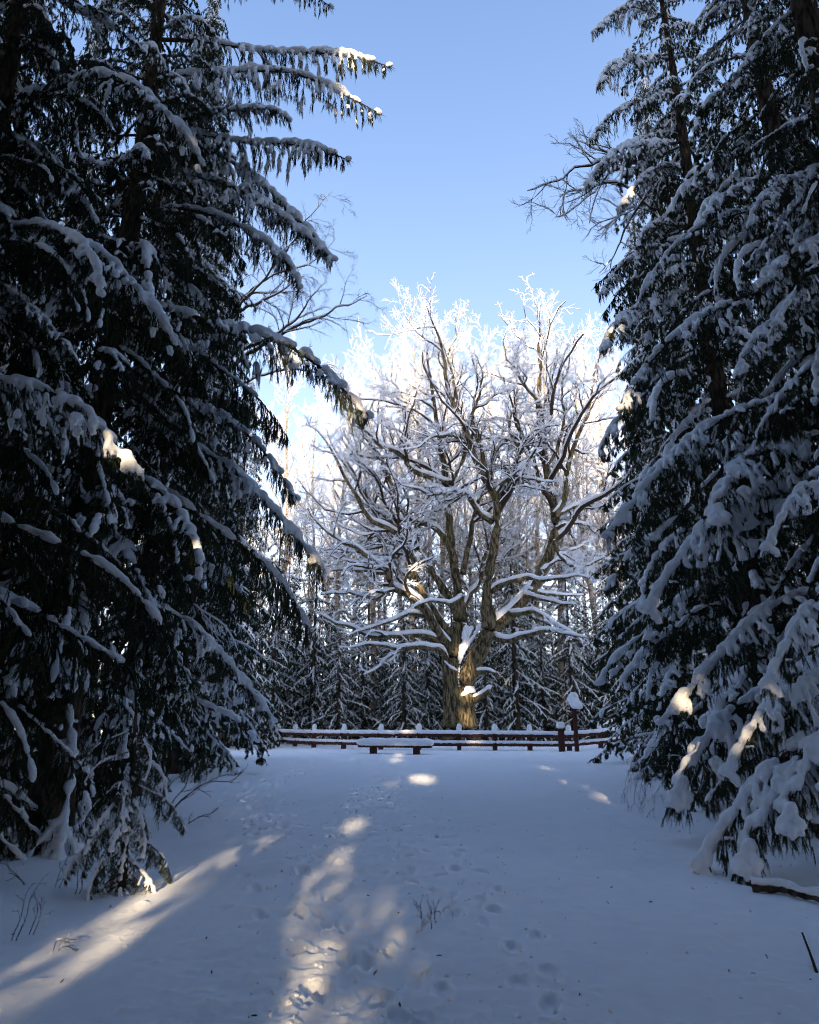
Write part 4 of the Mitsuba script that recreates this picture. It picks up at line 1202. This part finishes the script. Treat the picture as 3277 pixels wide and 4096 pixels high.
# ------------------------------------------------------------------ bare trees at the edges, brush, litter
def bare_tree(key, label, cat_, base, H, r0, limbs, seed, droop, n1=9, n2=6, n3=5, snow=1.0, fine=.0035):
    """A leafless tree: trunk, the limbs seen (lists of points in space), fine twigs."""
    rng = np.random.default_rng(seed)
    labels[key] = {'label': label, 'category': cat_}
    zz = np.linspace(gz(base[0], base[1]) - .2, H, 20)
    tr = np.column_stack([base[0] + .2 * np.sin(zz * .4), base[1] + .15 * np.cos(zz * .5), zz])
    scene[key + '__trunk'] = mikit.ply(tube1(tr, r0 * (1 - np.linspace(0, 1, 20)) ** .8 + .02, 10), 'spruce_bark', smooth=True)
    P, R = [], []
    for pts, r in limbs:
        root = tr[np.argmin(np.abs(tr[:, 2] - (pts[0][2] - .4 * np.hypot(*(np.array(pts[0]) - base)[:2]))))]
        p = resample([root] + list(pts), 26)
        u = np.linspace(0, 1, 26)
        p = p + (np.stack([meshkit.noise(p * 2.5, seed + q) for q in range(3)], 1) - .5) * .16 * np.minimum(1, u * 4)[:, None]
        P.append(p), R.append(r * (1 - u) ** .8 + .006)
    P, R = np.stack(P), np.stack(R)
    for i in range(len(P)):
        k = new_key(key + '__limb')
        scene[k] = mikit.ply(tube1(P[i], R[i], 7), 'dark_twig', smooth=True)
        scene[k + '__snow'] = mikit.ply(snow_strips(P[i:i + 1], R[i:i + 1], rng, snow, 6, .022, .9, seed + i, .5), 'branch_snow', smooth=True)
    P2, R2 = grow(P, R, n1, .32, 45, rng, 9, up=droop, wig=.14, t0=.3, rfac=.5, lmin=.5)
    P3, R3 = grow(P2, R2, n2, .5, 42, rng, 7, up=droop * 1.5, wig=.16, t0=.15, rfac=.6, lmin=.3)
    P4, R4 = grow(P3, R3, n3, .55, 38, rng, 5, up=droop * 2, wig=.14, t0=.15, rfac=.6, lmin=.18)
    scene[key + '__twigs'] = mikit.ply(cat([tubes(P2, R2 + .002, 4), tubes(P3, R3 * .6 + fine, 3), tubes(P4, R4 * 0 + fine, 3, cap=False)]), 'dark_twig')
    labels[key + '__twigs'] = {'kind': 'stuff'}
    scene[key + '__twig_snow'] = mikit.ply(cat([snow_strips(P2, R2, rng, snow, 4, .018, .7, seed + 50, .7), snow_strips(P3, R3, rng, snow, 3, .013, .35, seed + 51, .8)]), 'branch_snow', smooth=True)
    labels[key + '__twig_snow'] = {'kind': 'stuff'}


zl = lambda x, y: (1000 + x / 2.874, 1150 + y / 2.874)
bare_tree('birch_tree', 'leafless birch with hanging fine twigs, leaning out from behind the left spruces', 'birch tree', at(760, 2800, 24.0), 17, .17,
          [([at(*zl(*q), 23.5) for q in [(210, 130), (300, 80), (420, 0), (520, -80), (640, -130)]], .06),
           ([at(*zl(*q), 24.0) for q in [(470, 410), (620, 260), (720, 90), (840, 0), (900, -90)]], .07),
           ([at(*zl(*q), 23.0) for q in [(530, 460), (700, 390), (850, 330), (1000, 230), (1150, 200), (1350, 110)]], .075),
           ([at(*zl(*q), 24.5) for q in [(150, 60), (380, 60), (560, 50), (700, 95)]], .05),
           ([at(*q, 24.0) for q in [(1150, 1000), (1250, 850), (1330, 770)]], .05), ([at(*q, 24.5) for q in [(1100, 1100), (1250, 1050), (1340, 950)]], .045),
           ([at(*q, 24.5) for q in [(1200, 1480), (1330, 1500), (1400, 1560)]], .04)], 61, -.07, n1=8)
zr = lambda x, y: (2000 + x / 1.3477, y / 1.3477)
bare_tree('alder_tree', 'bare twiggy tree poking out of the right spruces against the sky', 'alder tree', at(2950, 2800, 17.5), 19, .15,
          [([at(*zr(*q), 16.0) for q in [(640, 850), (470, 895), (390, 925), (290, 980), (150, 1025)]], .05),
           ([at(*zr(*q), 16.5) for q in [(700, 880), (600, 930), (500, 1010), (400, 1040), (320, 1060)]], .055),
           ([at(*zr(*q), 16.0) for q in [(560, 980), (480, 1050), (400, 1110), (300, 1170)]], .03),
           ([at(*zr(*q), 16.2) for q in [(840, 1010), (720, 1160), (650, 1290), (600, 1400), (540, 1470)]], .05),
           ([at(*zr(*q), 16.2) for q in [(720, 1120), (600, 1200), (520, 1250)]], .025),
           ([at(*zr(*q), 16.8) for q in [(560, 830), (470, 790), (400, 770)]], .035)], 62, .0, n1=7, n2=5, n3=4, snow=1.15)


def brush(key, label, stems, seed, r=.006, n1=4, n2=3, up=.02, snow=.8, cover=.4):
    rng = np.random.default_rng(seed)
    labels[key] = {'label': label, 'category': 'bare shrub'}
    P = np.stack([resample(q, 16) for q in stems])
    P = P + (np.stack([meshkit.noise(P * 6, seed + q) for q in range(3)], -1) - .5) * .06
    R = np.full(P.shape[:2], r) * np.linspace(1, .45, 16)
    labels[key + '__twigs'] = {'kind': 'stuff'}
    labels[key + '__snow'] = {'kind': 'stuff'}
    P2, R2 = grow(P, R, n1, .35, 40, rng, 7, up=up, wig=.15, t0=.25, rfac=.6, lmin=.1)
    P3, R3 = grow(P2, R2, n2, .5, 40, rng, 5, up=up, wig=.15, t0=.2, rfac=.7, lmin=.06)
    for i in range(len(P)):
        scene[new_key(key + '__stem')] = mikit.ply(tube1(P[i], R[i], 6), 'dark_twig', smooth=True)
    scene[key + '__twigs'] = mikit.ply(cat([tubes(P2, R2 + .001, 4), tubes(P3, R3 + .001, 3)]), 'dark_twig')
    scene[key + '__snow'] = mikit.ply(snow_strips(np.concatenate([P[:, ::2][:, :7], P2]), np.concatenate([R[:, ::2][:, :7], R2]), rng, snow, 4, .008, cover, seed, .7), 'branch_snow', smooth=True)


zb = lambda x, y, Y: at(x * .9855, 2900 + y * .9855, Y)


def from_ground(x, y):
    p = on_ground(x * .9855, 2900 + y * .9855)
    p[2] = gz(p[0], p[1]) - .02
    return p


b0 = from_ground(665, 392)
Yb = b0[1]
brush('bare_shrub', 'bare arching shrub twigs by the left spruces, reaching over the snow', [[b0, zb(760, 285, Yb), zb(850, 237, Yb - .1), zb(930, 232, Yb - .1), zb(985, 180, Yb - .2)],
      [b0 + [.1, .1, 0], zb(720, 420, Yb), zb(790, 385, Yb - .1), zb(890, 335, Yb - .2)], [b0 - [.1, -.2, 0], zb(690, 330, Yb + .2), zb(750, 250, Yb + .2), zb(790, 100, Yb + .2)],
      [b0 + [0, .2, 0], zb(650, 330, Yb + .2), zb(680, 250, Yb + .3), zb(820, 180, Yb + .4)], [b0, zb(700, 350, Yb), zb(800, 255, Yb + .4), zb(980, 195, Yb + .6)]], 31, r=.011)
for i, (x0, y0, pts) in enumerate([(55, 870, [(80, 780), (105, 700), (150, 650)]), (215, 905, [(235, 870), (280, 868)]), (300, 680, [(320, 620), (325, 560)]), (125, 850, [(150, 760), (140, 690)]), (225, 655, [(240, 610), (275, 545)]), (100, 640, [(60, 600), (20, 560)])]):
    p = from_ground(x0, y0)
    brush(new_key('withered_stem'), ['tallest withered stem standing in the snow at the left edge', 'short bent withered stem near the left edge of the sunlit streak', 'thin stem just left of the young spruce', 'slender stem beside the tallest withered stem', 'thin stem left of the young spruce, nearer the dark trunks', 'leaning stem at the left edge under the dark spruces'][i],
          [[p] + [zb(x, y, p[1]) for x, y in pts], [p + [.03, 0, 0]] + [zb(x + 14, y + 25, p[1]) for x, y in pts]], 40 + i, r=.004, n1=3, n2=1)
z8 = lambda x, y: (1600 + x * .9722, 2900 + y * .9722)
for i, (x0, y0, pts) in enumerate([(95, 800, [(90, 770), (78, 742)]), (125, 800, [(135, 770), (130, 750)]), (150, 805, [(150, 780), (165, 770)]), (180, 775, [(190, 755), (212, 765)]), (88, 835, [(98, 815)]), (125, 838, [(122, 812)]), (60, 865, [(85, 850)])]):
    p = on_ground(*z8(x0, y0))
    p[2] = gz(p[0], p[1]) - .01
    Q = [[p] + [at(*z8(x, y), p[1]) for x, y in pts]]
    if len(pts) == 1:
        Q = [[p, (p + at(*z8(*pts[0]), p[1])) / 2 + [.004, 0, .004], at(*z8(*pts[0]), p[1])]]
    brush(new_key('bilberry_stem'), ['hooked dark bilberry stem, tallest of the tuft right of the trail', 'forked bilberry stem in the middle of the tuft right of the trail', 'bent bilberry stem just right of the forked one', 'arched bilberry stem, rightmost of the tuft', 'short bilberry stem below the hooked one', 'short bilberry stem below the forked one', 'lowest bilberry stem, nearest the viewer'][i], Q, 50 + i, r=.0045, n1=3, n2=1)
    labels[f'bilberry_stem_{i:03d}' if i else 'bilberry_stem']['group'] = 'bilberry stems right of the trail'
for i, (u, v, Y0) in enumerate([(2545, 3080, 0), (2600, 3150, 0), (2520, 3120, 0)]):
    p = on_ground(u + 60, v + 120)
    brush(new_key('hanging_twig'), ['longest bare drooping twig at the foot of the right spruces', 'drooping twig nearest the pillowed boughs on the right', 'drooping twig leftmost at the foot of the right spruces'][i],
          [[at(u + 150, v - 120, p[1]), at(u + 60, v - 130, p[1]), at(u, v - 40, p[1]), at(u - 20, v + 90, p[1])], [at(u + 150, v - 60, p[1] + .2), at(u + 80, v - 60, p[1] + .2), at(u + 30, v + 20, p[1]), at(u + 10, v + 130, p[1])]], 70 + i, r=.006, n1=6, n2=4, up=-.15, cover=.5)


def fallen_branch():
    key = 'fallen_branch'
    labels[key] = {'label': 'fallen dark branch half buried under a ridge of snow, lower right', 'category': 'branch'}
    pts = []
    for x, y in [(1450, 688), (1500, 692), (1588, 700), (1660, 722), (1725, 736), (1790, 750)]:
        p = on_ground(*z8(x, y))
        p[2] = gz(p[0], p[1]) + .035
        pts.append(p)
    P = resample(pts, 22)
    P += (np.stack([meshkit.noise(P * 9, q) for q in range(3)], -1) - .5) * .03
    scene[key + '__stem'] = mikit.ply(tube1(P, np.linspace(.034, .02, 22) * (1 + .25 * np.sin(np.arange(22) * 1.9)), 8), 'spruce_bark', smooth=True)
    rng = np.random.default_rng(4)
    scene[key + '__snow'] = mikit.ply(snow_strips(resample(pts, 60)[None] + np.array([.02, .03, .01]), np.full((1, 60), .02), rng, 1.2, 7, .022, .95, 6, .7), 'branch_snow', smooth=True)
    p = on_ground(*z8(1670, 955))
    q = on_ground(*z8(1722, 1030))
    p[2], q[2] = gz(*p[:2]) + .16, gz(*q[:2]) + .02
    labels['dead_twig'] = {'label': 'dark curved twig standing in the snow at the lower right edge', 'category': 'twig'}
    scene['dead_twig'] = mikit.ply(tube1(resample([p, (p * .6 + q * .4) + [.01, 0, -.04], q - [0, 0, .05]], 12), np.linspace(.006, .012, 12), 6), 'dark_twig', smooth=True)


fallen_branch()


def litter():
    """Bits of bark, cone scales and needles lying on the snow."""
    rng = np.random.default_rng(8)
    ms = []
    for _ in range(110):
        a, r = rng.uniform(-31, 31), 4.3 + 20 * rng.random() ** 1.5
        x, y = math.sin(math.radians(a)) * r, math.cos(math.radians(a)) * r
        z = gz(x, y) + .003
        l, az = rng.uniform(.012, .045) * (1 + .3 * (rng.random() < .12) * 3), rng.uniform(0, 6.28)
        d = np.array([math.cos(az), math.sin(az), rng.uniform(-.1, .5)])
        c = np.array([x, y, z])
        ms.append(tubes(np.stack([c - d * l * .5, c + [0, 0, rng.uniform(0, .008)], c + d * l * .5])[None], np.array([[.003, .0045, .002]]) * rng.uniform(.6, 1.5), 4))
    add('forest_litter', cat(ms), 'dark_twig')
    labels['forest_litter'] = {'kind': 'stuff', 'label': 'small bits of bark and twig strewn over the snow'}



def clods():
    """Crumbs of snow kicked up along the trodden path and fallen from the boughs."""
    rng = np.random.default_rng(18)
    ico = trimesh.creation.icosphere(1)
    iv, jf = np.array(ico.vertices), np.array(ico.faces)
    ms = []
    for q in range(1250):
        if q < 1000:
            sx, sy = STEPS[rng.integers(len(STEPS))][:2]
            x, y = sx + rng.normal(0, .22), sy + rng.normal(0, .22)
        else:
            a, r = rng.uniform(-31, 31), 4.2 + 16 * rng.random() ** 1.5
            x, y = math.sin(math.radians(a)) * r, math.cos(math.radians(a)) * r
        if y < 3 or y > 24:
            continue
        v = iv * rng.uniform(.005, .018) * (1 + .8 * (rng.random() < .06)) * rng.uniform(.6, 1.2, 3)
        v = v * (1 + .7 * (meshkit.noise(iv * 1.9 + q, 3) - .5))[:, None]
        ms.append((v + [x, y, gz(x, y) + .002], jf))
    add('snow_crumbs', cat(ms), 'branch_snow', True)
    labels['snow_crumbs'] = {'kind': 'stuff', 'label': 'crumbs of snow along the trodden path'}


clods()

litter()

if __name__ == 'x':
    print('hero', INST[0] / 1e6, 'oak', N_OAK / 1e6, 'shade', N_SHADE / 1e6)
    for k, v in scene.items():
        if v.get('type') == 'shapegroup':
            print(k, {p: len(meshkit.WRITTEN[c['filename']][1]) for p, c in v.items() if isinstance(c, dict)})
    print('unique', sum(len(m[1]) for m in meshkit.WRITTEN.values()) / 1e6)
    tot = {}
    for k, v in scene.items():
        if v.get('type') == 'instance':
            g_ = v['shape']['id']
            tot[g_] = tot.get(g_, 0) + sum(len(meshkit.WRITTEN[c['filename']][1]) for c in scene[g_].values() if isinstance(c, dict))
    print('baked', sum(tot.values()) / 1e6, {k: round(v / 1e6, 2) for k, v in tot.items() if v > 3e5})
